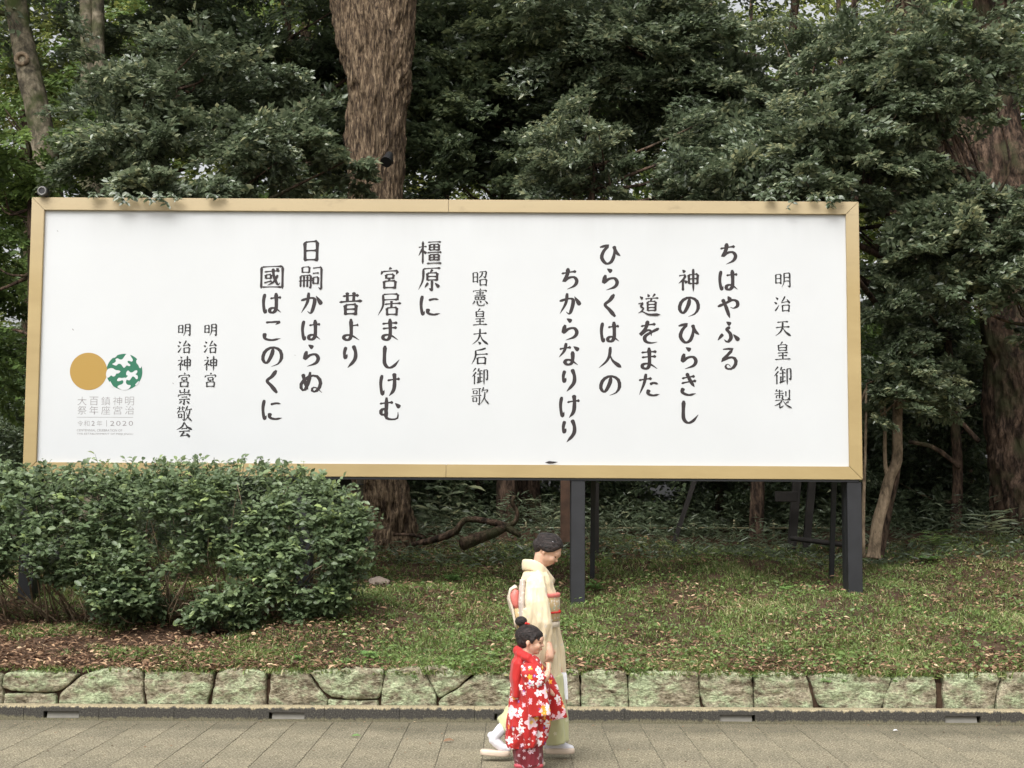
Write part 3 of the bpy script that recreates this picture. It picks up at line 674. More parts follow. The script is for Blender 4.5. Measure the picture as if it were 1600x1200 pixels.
# round lamp clamped to the top of the frame at its left end
p = P(68, 300, SY - .02)
M['lens'] = plain('grey ring', (.16, .155, .15), .4, .2, 30); M['black'] = plain('black plastic', (.012, .012, .013), .45, .2, 20)
lamp = empty('spot_lamp', (p.x, SY - .02, sz1), 'small round dark lamp clamped on the upper left corner of the gold frame', 'lamp')
V, Fc = tube([(p.x, SY + .06, p.z), (p.x, SY - .06, p.z), (p.x, SY - .07, p.z)], [.045, .055, .052], 20); put('lamp_body', mesh('lamp_body', V, Fc), lamp, M['black'])
ring = []
for i in range(25): th = i * math.pi / 12; ring.append((p.x + .038 * math.cos(th), SY - .072, p.z + .038 * math.sin(th)))
V, Fc = tube(ring, [.009] * 25, 6, cap=False); put('lamp_ring', mesh('lamp_ring', V, Fc, True), lamp, M['lens'])
V, Fc = tube([(p.x + .03, SY + .0, p.z - .03), (p.x + .03, SY + .0, sz1 - .02)], [.012] * 2, 8); put('clamp', mesh('clamp', V, Fc), lamp, M['black'])
# ================================================================= plants
def norm(a): return a / (np.linalg.norm(a, axis=-1, keepdims=True) + 1e-9)

def leaves(pos, dr, nr, L, W, tint, shape=4, fold=.18):
    """arrays of leaf base, direction, normal -> V, F(tris), tint.  shape 4: folded lozenge, 6: ovate leaf"""
    dr = norm(dr); sd = norm(np.cross(dr, nr)); nr = np.cross(sd, dr); n = len(pos)
    L = np.broadcast_to(L, (n,))[:, None]; W = np.broadcast_to(W, (n,))[:, None]
    if shape == 4:
        V = np.stack([pos, pos + dr * L * .45 + sd * W * .5 + nr * W * fold, pos + dr * L - nr * L * .08, pos + dr * L * .45 - sd * W * .5 + nr * W * fold], 1)
        T = np.array([(0, 1, 2), (0, 2, 3)])
    else:
        mid = pos + dr * L * .5
        V = np.stack([pos, pos + dr * L * .28 + sd * W * .42 + nr * W * fold, pos + dr * L * .66 + sd * W * .40 + nr * W * fold,
                      pos + dr * L - nr * L * .12, pos + dr * L * .66 - sd * W * .40 + nr * W * fold, pos + dr * L * .28 - sd * W * .42 + nr * W * fold, mid], 1)
        T = np.array([(0, 1, 6), (1, 2, 6), (2, 3, 6), (3, 4, 6), (4, 5, 6), (5, 0, 6)])
    k = V.shape[1]
    Fc = (np.arange(n)[:, None, None] * k + T[None]).reshape(-1, 3)
    return V.reshape(-1, 3), Fc, np.repeat(tint, k)

def sticks(p0, p1, r0, r1):
    """three-sided twigs as arrays"""
    d = norm(p1 - p0); a = norm(np.cross(d, np.array([.3, .2, 1.0]))); b = np.cross(d, a); n = len(p0)
    r0 = np.broadcast_to(r0, (n,))[:, None]; r1 = np.broadcast_to(r1, (n,))[:, None]
    V = []
    for p, r in ((p0, r0), (p1, r1)):
        for k in range(3):
            th = 2 * math.pi * k / 3; V.append(p + (a * math.cos(th) + b * math.sin(th)) * r)
    V = np.stack(V, 1); T = []
    for k in range(3):
        j = (k + 1) % 3; T += [(k, j, 3 + j), (k, 3 + j, 3 + k)]
    return V.reshape(-1, 3), (np.arange(n)[:, None, None] * 6 + np.array(T)[None]).reshape(-1, 3)

def join(parts):
    """list of (V,F,tint or None,mat index)"""
    Vs, Fs, Ts, Ms = [], [], [], []; o = 0
    for V, Fc, t, mi in parts:
        Vs.append(V); Fs.append(Fc + o); Ts.append(t if t is not None else np.zeros(len(V))); Ms.append(np.full(len(Fc), mi)); o += len(V)
    return np.concatenate(Vs), np.concatenate(Fs), np.concatenate(Ts), np.concatenate(Ms)

def bough(seed, length=1.0, leaf=.055, wide=.42, step=.05, droop=.22, jit=.032):
    """one flat leafy bough along +x: leaf arrays and twig arrays"""
    r = np.random.default_rng(seed)
    P0, D0, N0, S0, S1 = [], [], [], [], []
    stem = lambda u: np.array([u * length, .05 * math.sin(u * 5 + seed), -droop * u * u * length])
    k = 0; u = .06; pprev = stem(0)
    for uu in np.linspace(.1, 1, 7): S0.append(pprev); pprev = stem(uu); S1.append(pprev)
    while u < 1.0:
        o = stem(u); side = 1 if k % 2 else -1; k += 1
        tl = wide * length * (1 - .55 * u) * r.uniform(.55, 1.1) * (min(1, u * 4 + .3))
        an = side * r.uniform(.6, 1.05); d = np.array([math.cos(an), math.sin(an), r.uniform(-.15, .22)])
        e = o + d * tl + np.array([0, 0, -droop * tl * tl * .8]); S0.append(o); S1.append(e)
        s = .03; j = 0
        while s < tl:
            t = s / tl; p = o + (e - o) * t
            la = (1 if j % 2 else -1) * r.uniform(.5, 1.0); c_, s_ = math.cos(la), math.sin(la)
            ld = np.array([d[0] * c_ - d[1] * s_, d[0] * s_ + d[1] * c_, r.uniform(-.35, .25)])
            P0.append(p + r.normal(0, jit, 3) * np.array([1, 1, 2.0])); D0.append(ld); N0.append(np.array([0, 0, 1]) + r.normal(0, .62, 3)); s += step * r.uniform(.6, 1.25); j += 1
        for q_ in range(2): P0.append(e); D0.append(d + r.normal(0, .4, 3)); N0.append(np.array([0, 0, 1]) + r.normal(0, .4, 3))
        u += .042 * r.uniform(.7, 1.3) / length ** .5
    return [np.array(x) for x in (P0, D0, N0, S0, S1)]

BOUGHS = [bough(s) for s in range(6)]
BOUGHS_COARSE = [bough(s + 20, step=.10, jit=.05) for s in range(4)]

def place_boughs(orig, fwd, up, scale, leaf, ratio, tb, ts, templates, r, shape=4, twig=True, leafvar=.25):
    n = len(orig); parts = []
    f = norm(fwd); s = norm(np.cross(up, f)); u = np.cross(f, s)
    R = np.stack([f, s, u], -1)                                   # columns
    which = r.integers(0, len(templates), n)
    for k, T in enumerate(templates):
        ix = np.where(which == k)[0]
        if not len(ix): continue
        p, d, nn, s0, s1 = T
        Rk = R[ix]; sc = scale[ix][:, None, None]; m = len(p)
        fl = np.where(r.random(len(ix)) < .5, 1, -1)
        tr = lambda a: np.einsum('nij,nmj->nmi', Rk, a[None] * np.stack([np.ones_like(fl), fl, np.ones_like(fl)], 1)[:, None, :])
        pos = (orig[ix][:, None] + tr(p) * sc).reshape(-1, 3); dr = tr(d).reshape(-1, 3); nr = tr(nn).reshape(-1, 3)
        t = np.clip(np.repeat(tb[ix], m) + r.normal(0, ts, len(pos)), 0, 1)
        L = leaf * (1 + r.normal(0, leafvar, len(pos)).clip(-.5, .6))
        V, Fc, tt = leaves(pos, dr, nr, L, L * ratio, t, shape); parts.append((V, Fc, tt, 0))
        if twig:
            a0 = (orig[ix][:, None] + tr(s0) * sc).reshape(-1, 3); a1 = (orig[ix][:, None] + tr(s1) * sc).reshape(-1, 3)
            V, Fc = sticks(a0, a1, .005, .002); parts.append((V, Fc, None, 1))
    return parts

def crown(specs, seed, leaf=.06, ratio=.5, coarse=False, shape=4, ts=.16):
    """specs: (centre xyz, radii, number of boughs, tint, bough scale); returns joined arrays and the bough roots for limbs"""
    r = np.random.default_rng(seed); parts = []; roots = []
    for c, rad, n, tb, bs in specs:
        c = np.array(c, float); rad = np.array(rad, float)
        d = norm(r.normal(0, 1, (n, 3))); rr = r.uniform(.25, 1, n) ** .6
        # pads: pull boughs to a few layers so that gaps stay between
        org = d * rr[:, None]; lay = np.round(org[:, 2] * rad[2] / .34) * .34; org[:, 2] = (lay + r.normal(0, .15, n)) / rad[2]
        wob = np.array([mnoise.noise(Vector(c + o * rad)) for o in org * .8]); keep = (wob > -.22) | (n < 12)
        org, d, n_ = org[keep], d[keep], int(keep.sum())
        org = c + org * rad
        fwd = np.stack([d[:, 0], d[:, 1], d[:, 2] * .25 + .03], 1) + r.normal(0, .25, (n_, 3)) * np.array([1, 1, .5])
        fwd = norm(fwd); up = np.tile([0, 0, 1.0], (n_, 1)) + r.normal(0, .42, (n_, 3)) - fwd * np.array([.25, .25, 0])
        sc = bs * r.uniform(.65, 1.2, n_)
        tbn = np.clip(tb + r.normal(0, .10, n_), 0, 1)
        parts += place_boughs(org - fwd * sc[:, None] * .5, fwd, up, sc, leaf, ratio, tbn, ts, BOUGHS_COARSE if coarse else BOUGHS, r, shape)
        roots += list(org[::5] - fwd[::5] * sc[::5, None] * .5)
    return join(parts), roots

def trunk_tube(pts, sides=16, n=30, lobes=(.05, 3), jitter=.12):
    """pts: (px, py, Y, radius px) -> tube through the place"""
    A = []
    for px, py, Yd, rp in pts:
        p = P(px, py, Yd); A.append((p.x, p.y, p.z, rp * Yd / F_PX))
    A = resample(A, n)
    return tube([a[:3] for a in A], [max(.004, a[3]) for a in A], sides, jitter, True, lobes)

def tree(name, label, stems, crown_specs, bark_m, leaf_m, seed, group=None, leaf=.06, ratio=.5, coarse=False, limb_from=None, extra=None, cat='tree', nlimb=10, sides=16, ts=.21, relief=0, rings=30):
    t0 = stems[0][0]; base = P(t0[0], t0[1], t0[2])
    root = empty(name, (base.x, base.y, float(gz(base.x, base.y))), label, cat, group)
    parts = [trunk_tube(s, sides, rings, lobes=(.05, 3)) for s in stems]
    (V, Fc, T, Mi), roots = crown(crown_specs, seed, leaf, ratio, coarse, ts=ts)
    rr = random.Random(seed)
    sA = resample([P(a, b, c)[:] for a, b, c, _ in stems[0]], 24)
    rr.shuffle(roots)
    for q in roots[:nlimb]:
        i = min(range(len(sA)), key=lambda k: (sA[k][2] - (q[2] - .35 * math.hypot(sA[k][0] - q[0], sA[k][1] - q[1]))) ** 2)
        a = Vector(sA[i]); q = Vector(q); md = (a + q) / 2 + Vector((rr.uniform(-.2, .2), rr.uniform(-.2, .2), rr.uniform(-.3, .05)))
        B = resample([a[:], md[:], q[:]], 8); L = (q - a).length
        parts.append(tube([b_ for b_ in B], list(np.linspace(min(.05, .012 + L * .012), .006, 8)), 6, .1))
    Vt, Ft = merge(parts)
    tm = mesh('trunk', Vt, Ft, True)
    if relief:
        N = np.empty(len(tm.vertices) * 3, np.float32); tm.vertex_normals.foreach_get('vector', N); N = N.reshape(-1, 3).tolist()
        for v in tm.vertices:
            c = v.co; w_ = mnoise.noise(c * 2.0) * .5; a_ = 1 - abs(mnoise.noise(Vector((c.x * 17 + w_, c.y * 17, c.z * 2.6 + w_)))) * 2.6; b_ = 1 - abs(mnoise.noise(Vector((c.x * 36, c.y * 36 + 4, c.z * 6)))) * 2.4
            v.co = c + Vector(N[v.index]) * relief * (a_ + .45 * b_ - .7)
        tm.update()
    put('trunk', tm, root, bark_m)
    if extra:
        pr = np.random.default_rng(seed + 5); ps = [(V, Fc[Mi == 0], T, 0), (V, Fc[Mi == 1], T, 1)]; pos, dr, nr, s0, s1 = [], [], [], [], []
        for (x0, y0, Y0, x1, y1, Y1, k) in extra:
            a, b_ = np.array(P(x0, y0, Y0)), np.array(P(x1, y1, Y1)); mid = np.array([(a[0] + b_[0]) / 2, SY - .03, sz1 + .045]); pl = resample([a, mid, b_], 9); s0 += list(pl[:-1]); s1 += list(pl[1:])
            k = k * 2; 
            for i in range(k):
                t = .42 + .58 * (i + .5) / k; p_ = pl[int(t * 8)] + (pl[min(8, int(t * 8) + 1)] - pl[int(t * 8)]) * (t * 8 - int(t * 8)) + np.array([0, -.012, 0]); sg = 1 if i % 2 else -1
                pos.append(p_); dr.append(np.array([sg * pr.uniform(.4, 1), -.35, pr.uniform(-.9, .1)])); nr.append(np.array([0, -.8, .8]) + pr.normal(0, .35, 3))
        L = .070 * pr.uniform(.6, 1.2, len(pos)); v_, f_, t_ = leaves(np.array(pos), np.array(dr), np.array(nr), L, L * .5, pr.uniform(.1, .75, len(pos)), 6, .1)
        ps.append((v_, f_, t_, 0)); v_, f_ = sticks(np.array(s0), np.array(s1), .004, .003); ps.append((v_, f_, None, 1))
        ps = [(V, Fc, T, 0)] + ps[2:]; Mi0 = Mi; V, Fc, T, Mi = join(ps); Mi[:len(Mi0)] = Mi0
    put('crown', fast_mesh('crown', V, Fc, T, Mi), root, [leaf_m, M['twig']])
    return root

def C(px, py, Yd): return P(px, py, Yd)[:]

# the furrowed trunk in the middle
tree('camphor_tree', 'thick straight brown furrowed trunk forking above the middle of the board', [
    [(597,868,18,60.1),(597,840,18,51),(594,790,18,47.3),(585,700,18,45.5),(583,500,18,41.9),(583,300,18,40),(584,200,18,41),(585,120,18,44.6),(569,40,18,45.5),(545,-60,18.1,38.2),(517,-260,18.3,30.9),(467,-600,18.6,21.8)],
    [(592,330,18.05,36.4),(595,200,18.05,38.2),(603,110,18.05,40),(614,30,18.05,34.6),(625,-60,18,30.9),(647,-260,17.9,25.5),(700,-560,17.8,20)]],
    [(C(480,-480,18.6), (3.4,2.6,1.6), 50, .45, 1.4), (C(760,-420,18.2), (3.0,2.6,1.6), 40, .45, 1.4)],
    M['bark_brown'], M['leaf_dark'], 11, leaf=.14, coarse=True, sides=130, rings=240, relief=.022)

# left group
tree('broadleaf_tree', 'leaning mossy grey trunk with a round branch scar at the far left', [
    [(96,860,19,24),(90,600,19,22),(76,300,19,21),(62,190,19,19),(46,120,19,19),(30,40,19,18),(14,-60,19,17),(-20,-300,19,14)]],
    [(C(-80,-150,19), (2.2,2,1.4), 60, .5, 1.3), (C(60,-360,18.5), (2.6,2,1.4), 60, .5, 1.4)], M['bark_grey'], M['leaf_grey'], 12, leaf=.11, coarse=True)
tree('broadleaf_tree', 'upright pale grey double trunk left of the furrowed one', [
    [(150,870,18.6,26),(150,600,18.6,24),(148,400,18.6,22),(146,220,18.6,21),(139,100,18.6,13),(134,-20,18.6,11),(130,-300,18.6,10)],
    [(153,230,18.6,12),(156,140,18.6,10),(153,40,18.6,10),(154,-60,18.6,9),(170,-300,18.6,7)]],
    [(C(200,-300,18.6), (2.6,2,1.6), 80, .5, 1.4)], M['bark_grey'], M['leaf_grey'], 13, leaf=.11, coarse=True)
tree('young_evergreen', 'low green leafy evergreen left above the corner of the board', [
    [(60,900,17,9),(52,700,17,8),(50,450,17,7),(48,250,17,5)]],
    [(C(20,210,17), (.85,.9,.62), 74, .62, .55), (C(85,245,17.2), (.5,.6,.4), 34, .6, .5), (C(-20,330,17), (.5,.9,.9), 40, .5, .55), (C(-20,520,17.6), (.35,.9,.9), 30, .35, .6)],
    M['bark_dark'], M['leaf_green'], 14, leaf=.072, ratio=.55)
tree('holly_tree', 'dense grey-green glossy evergreen leaning over the left half of the board', [
    [(300,900,17.2,12),(290,700,17.2,11),(270,420,17.2,9),(250,250,17.2,7),(280,140,17.2,4)],
    [(290,700,17.2,9),(340,420,17.2,7),(420,240,17.2,5),(470,160,17.2,3)]],
    [(C(215,215,16.9), (.95,1.0,.6), 92, .56, .6), (C(330,150,17.4), (1.1,1.0,.65), 100, .52, .65), (C(430,235,16.6), (.85,.9,.52), 84, .6, .55),
     (C(500,270,16.6), (.6,.7,.28), 46, .62, .5), (C(548,258,16.4), (.20,.3,.2), 9, .66, .34), (C(160,140,17.6), (.55,.7,.5), 44, .52, .6), (C(230,280,15.6), (.75,.45,.26), 46, .56, .45), (C(380,285,15.9), (.9,.4,.2), 44, .58, .45),
     (C(230,296,15.35), (.4,.15,.06), 10, .6, .3)],
    M['bark_dark'], M['leaf_grey'], 15, leaf=.074, ratio=.55, nlimb=26, extra=[(185,285,15.5,198,317,14.95,9),(215,285,15.5,243,315,14.94,10),(250,288,15.5,262,320,14.95,11),(270,288,15.5,284,312,14.95,7),(150,290,15.5,160,306,14.97,6),(330,290,15.5,345,307,14.98,6),(205,290,15.5,212,309,14.96,6)])
tree('evergreen_oak', 'tall dark evergreen with open crossing limbs behind the holly', [
    [(452,900,19.8,10),(450,600,19.8,9),(445,300,19.8,8),(447,190,19.8,6),(452,60,19.8,4)],
    [(447,190,19.8,5),(400,150,19.8,4),(350,110,19.8,3)],[(448,185,19.8,5),(490,160,19.8,4),(540,125,19.8,2.5)],[(446,250,19.8,5),(400,190,19.8,4),(345,110,19.8,3)]],
    [(C(420,60,20), (1.7,1.1,1.1), 150, .42, .75), (C(250,70,20.4), (1.2,1,1.0), 90, .5, .75), (C(500,210,20), (.8,.9,.6), 50, .4, .7), (C(380,-160,20), (2.6,1.4,1.0), 40, .4, 1.0)],
    M['bark_dark'], M['leaf_dark'], 16, leaf=.088, nlimb=16)
# behind and right of the furrowed trunk
tree('evergreen_oak', 'deep dark evergreen just right of the furrowed trunk', [
    [(790,900,20.5,16),(795,600,20.5,15),(790,300,20.5,14),(800,100,20.5,12),(790,-100,20.5,10)]],
    [(C(720,110,20.3), (1.3,1.2,1.2), 150, .52, .8), (C(860,130,20.6), (1.4,1.2,1.3), 160, .50, .8), (C(740,270,19.4), (1.2,1,.7), 100, .50, .7), (C(700,-20,20.5), (1.3,1.2,.8), 60, .5, .8), (C(690,150,19.2), (.5,.5,.7), 40, .6, .6), (C(800,60,19.2), (.9,.5,.5), 50, .6, .65), (C(820,-220,20.5), (3.0,1.8,1.1), 45, .35, 1.0)],
    M['bark_dark'], M['leaf_dark'], 17, leaf=.09, nlimb=16)
tree('young_evergreen', 'pale grey-green spreading evergreen rising behind the middle of the board', [
    [(900,880,17.6,8),(905,700,17.6,7),(915,420,17.6,6),(930,260,17.6,4)], [(905,600,17.6,5),(1010,380,17.6,4),(1060,250,17.6,3)]],
    [(C(930,235,17.4), (.85,.8,.5), 80, .64, .5), (C(1060,230,17.8), (1.0,.9,.55), 90, .58, .55), (C(860,275,17.2), (.4,.5,.22), 26, .64, .42), (C(1110,290,17.3), (.7,.6,.3), 44, .56, .5)],
    M['bark_dark'], M['leaf_grey'], 18, leaf=.064, ratio=.5, nlimb=16)
tree('evergreen_oak', 'broad layered evergreen with long sprays across the upper right', [
    [(1180,900,19.2,11),(1190,600,19.2,10),(1210,300,19.2,9),(1235,90,19.2,7),(1250,-100,19.2,6)]],
    [(C(1010,70,18.8), (1.5,1.1,.6), 130, .58, .75), (C(1150,170,18.8), (1.3,1.1,.55), 90, .52, .7), (C(1010,150,19.2), (1.1,1.0,.4), 60, .45, .7), (C(940,10,18.6), (1.2,1,.4), 60, .55, .75),
     (C(1120,-120,19), (2.4,1.4,.8), 40, .45, 1.0)],
    M['bark_dark'], M['leaf_grey'], 19, leaf=.082, ratio=.45, nlimb=22)
tree('camellia_tree', 'grey-green camellia whose lowest twigs touch the right end of the top frame', [
    [(1374,880,17.4,5),(1391,790,17.4,5),(1404,700,17.4,5),(1404,420,17.2,5),(1370,300,17,5),(1300,200,16.8,4)],
    [(1395,320,17,5),(1340,290,16.6,4),(1230,262,16.2,3)]],
    [(C(1240,235,16.4), (.85,.8,.42), 84, .64, .5), (C(1360,170,16.8), (1.0,.9,.6), 100, .6, .55), (C(1300,90,17.4), (.9,.9,.5), 56, .6, .6), (C(1330,245,16.2), (.6,.7,.35), 50, .55, .5),
     (C(1292,292,15.3), (.2,.12,.06), 6, .6, .25), (C(1265,285,15.3), (.4,.25,.12), 18, .55, .35), (C(1140,280,15.9), (.6,.4,.16), 22, .55, .45)],
    M['bark_dark'], M['leaf_grey'], 20, leaf=.068, ratio=.55, nlimb=26, extra=[(1280,290,15.4,1296,324,14.95,10),(1300,290,15.4,1306,313,14.95,8),(1250,295,15.4,1228,327,14.95,3),(1260,292,15.4,1270,312,14.96,5),(1195,290,15.4,1200,309,14.97,5)])
tree('oak_tree', 'massive dark rough trunk forking at the right edge', [
    [(1640,885,19,92),(1628,830,19,76),(1618,700,19,70),(1605,560,19,66),(1592,440,19,64),(1575,330,19,66),(1550,260,19,60),(1546,150,19.1,40),(1560,0,19.2,34),(1590,-300,19.4,24)],
    [(1560,300,18.95,46),(1505,240,18.9,36),(1462,170,18.9,28),(1440,90,18.9,24),(1410,-60,18.9,20),(1360,-400,18.9,12)]],
    [(C(1500,-260,18.8), (3.0,2.2,1.3), 50, .45, 1.4), (C(1750,-100,18.8), (2.4,2,1.5), 50, .45, 1.4)], M['bark_dark'], M['leaf_grey'], 21, leaf=.12, coarse=True, sides=100, rings=200, relief=.022)
tree('young_evergreen', 'pale leafy evergreen in front of the massive trunk at the right edge', [
    [(1720,885,16.2,9),(1700,700,16.2,8),(1640,500,16.2,6),(1540,330,16.2,4)]],
    [(C(1590,430,15.9), (.25,.4,.2), 12, .6, .4), (C(1420,250,16.3), (.4,.4,.3), 22, .6, .45), (C(1530,320,15.9), (.62,.6,.42), 66, .66, .48), (C(1470,380,16.2), (.62,.6,.35), 48, .58, .48), (C(1500,110,16.4), (1.0,.8,.62), 110, .6, .52), (C(1590,380,16), (.5,.5,.45), 38, .6, .46), (C(1560,210,16.1), (.6,.6,.3), 36, .58, .48), (C(1595,500,16.2), (.12,.3,.12), 4, .5, .35)],
    M['bark_dark'], M['leaf_grey'], 22, leaf=.072, ratio=.55, nlimb=18)
tree('small_tree', 'slim pale tan trunk bending to the right beside the right post of the board', [
    [(1365,872,16.5,12),(1366,860,16.5,9.5),(1372,816,16.5,9.5),(1381,785,16.5,9),(1391,744,16.5,8.5),(1402,718,16.5,8),(1402,658,16.5,7.5),(1404,610,16.5,6),(1408,560,16.5,4),(1412,500,16.5,3)],
    [(1388,748,16.5,4),(1383,720,16.5,3.2),(1383,650,16.5,2.2),(1381,625,16.5,1.8)]],
    [(C(1395,598,16.2), (.36,.3,.24), 46, .62, .38), (C(1450,612,16.6), (.42,.4,.18), 30, .66, .38), (C(1395,500,16.3), (.32,.4,.38), 40, .48, .42)],
    M['bark_pale'], M['leaf_grey'], 23, leaf=.066, ratio=.5, nlimb=5)
tree('sapling', 'thin upright sapling stem hard against the right end of the board', [
    [(1349,872,16.1,3.4),(1349,800,16.1,3),(1352,700,16.1,2.4),(1353,640,16.1,2.0),(1354,600,16.1,1.4)]],
    [(C(1365,600,16.2), (.10,.15,.12), 6, .5, .3)], M['bark_pale'], M['leaf_grey'], 24, nlimb=2, sides=8)
tree('shrub_tree', 'dark leafy understorey tree between the board and the massive trunk', [
    [(1490,880,19.5,10),(1497,740,19.5,8),(1490,640,19.5,7),(1480,520,19.5,5)], [(1530,690,19,4),(1480,640,19.2,4),(1430,625,19.3,3)], [(1500,730,19.4,4),(1460,700,19.4,3.5),(1420,690,19.4,3)]],
    [(C(1450,470,19.8), (.9,.9,.7), 80, .45, .6), (C(1470,620,20.3), (.9,.9,.45), 60, .5, .6), (C(1430,760,20.5), (.9,.9,.4), 50, .45, .6), (C(1490,560,19.6), (.5,.6,.3), 26, .6, .5)],
    M['bark_dark'], M['leaf_grey'], 25, leaf=.08, nlimb=10)
# trees farther in, each seen between the nearer ones
far = [(40,30,26,'tall back tree seen above the far left corner of the board'),(250,10,27,'tall back tree behind the pale double trunk'),(480,-10,25.5,'tall back tree left of the fork of the furrowed trunk'),
       (690,60,27,'tall back tree with yellow-green light right of the furrowed trunk'),(900,-40,26,'tall back tree over the middle of the board'),
       (1395,330,26,'back tree low behind the right end of the board'),(1420,60,27,'tall back tree left of the forked dark limb'),(1640,120,26,'tall back tree beyond the right edge trunk')]
for i, (px, py, Yd, lab) in enumerate(far):
    tree('forest_tree', lab, [[(px + 12, 880, Yd, 13), (px + 5, 500, Yd, 11), (px, 200, Yd, 10), (px - 5, -100, Yd, 8)]],
         [(C(px, py, Yd), (1.5, 1.4, 1.3), 90, .45, 1.0), (C(px + 90, py + 170, Yd + .5), (1.3, 1.2, 1.0), 60, .5, 1.0), (C(px - 60, py - 260, Yd), (2.2, 1.6, 1.4), 30, .5, 1.2)],
         M['bark_dark'], M['leaf_far'], 40 + i, 'trees standing deeper in the wood', leaf=.11, coarse=True, nlimb=8, sides=10)

# the far wood that reads as one mass
r = np.random.default_rng(5)
def mass(n, x0, x1, y0, y1, z0, z1, tb, scale, leaf, seed, holes=(), ts=.2, templates=BOUGHS_COARSE, thr=-.3):
    r = np.random.default_rng(seed)
    o = np.stack([r.uniform(x0, x1, n), r.uniform(y0, y1, n), r.uniform(z0, z1, n)], 1)
    keep = np.array([mnoise.noise(Vector(q * .45)) > thr for q in o])
    for hx, hz, hr in holes: keep &= np.hypot((o[:, 0] / o[:, 1]) - hx, (o[:, 2] - CAM_Z) / o[:, 1] - hz) > hr
    o = o[keep]; n = len(o)
    f = r.normal(0, 1, (n, 3)) * np.array([1, 1, .2]); up = np.tile([0, -.25, 1.0], (n, 1)) + r.normal(0, .3, (n, 3))
    return place_boughs(o, f, up, scale * r.uniform(.7, 1.3, n), leaf, .55, np.clip(tb + r.normal(0, .12, n), 0, 1), ts, templates, r, twig=False)
def hole(px, py, rpx): p = P(px, py, 30); return (p.x / 30, (p.z - CAM_Z) / 30, rpx / F_PX)
HOLES0 = [hole(1240,40,60), hole(1290,20,40), hole(1120,195,26), hole(1445,285,30), hole(450,10,34), hole(665,10,32), hole(1050,140,30), hole(1385,300,26), hole(20,20,30)]
parts = mass(900, -10, 10.5, 22.5, 25.5, 3.5, 10.5, .45, 1.1, .12, 66, HOLES0, thr=-.12, ts=.2)
V, Fc, T, Mi = join(parts)
tag(obj('mid_wood', fast_mesh('mid_wood', V, Fc, T), None, M['leaf_green']), 'mid-green foliage mass filling the wood behind the nearer crowns', 'wood', kind='stuff')
HOLES = [hole(1230,40,62), hole(1290,20,40), hole(1120,195,30), hole(1445,285,32), hole(450,10,38), hole(665,10,34), hole(1050,140,30), hole(1385,300,26), hole(300,100,18), hole(1180,90,34)]
parts = mass(2300, -17, 17, 31, 38, 1.2, 17, .5, 1.5, .17, 61, HOLES)
V, Fc, T, Mi = join(parts)
tag(obj('far_wood', fast_mesh('far_wood', V, Fc, T), None, M['leaf_far']), 'far backlit green wood closing the view', 'wood', kind='stuff')
# dark scrub on the wood's floor under and behind the board
parts = mass(2400, -9, 9.5, 20.2, 25, 1.35, 3.6, .42, .6, .08, 62, ts=.18, thr=-.25)
parts += mass(1500, -13, 14, 25.5, 30, 1.2, 5.5, .5, 1.0, .12, 63, thr=-.5)
V, Fc, T, Mi = join(parts)
tag(obj('undergrowth', fast_mesh('undergrowth', V, Fc, T), None, M['leaf_dark']), 'dark scrub between the trunks under the board', 'undergrowth', kind='stuff')

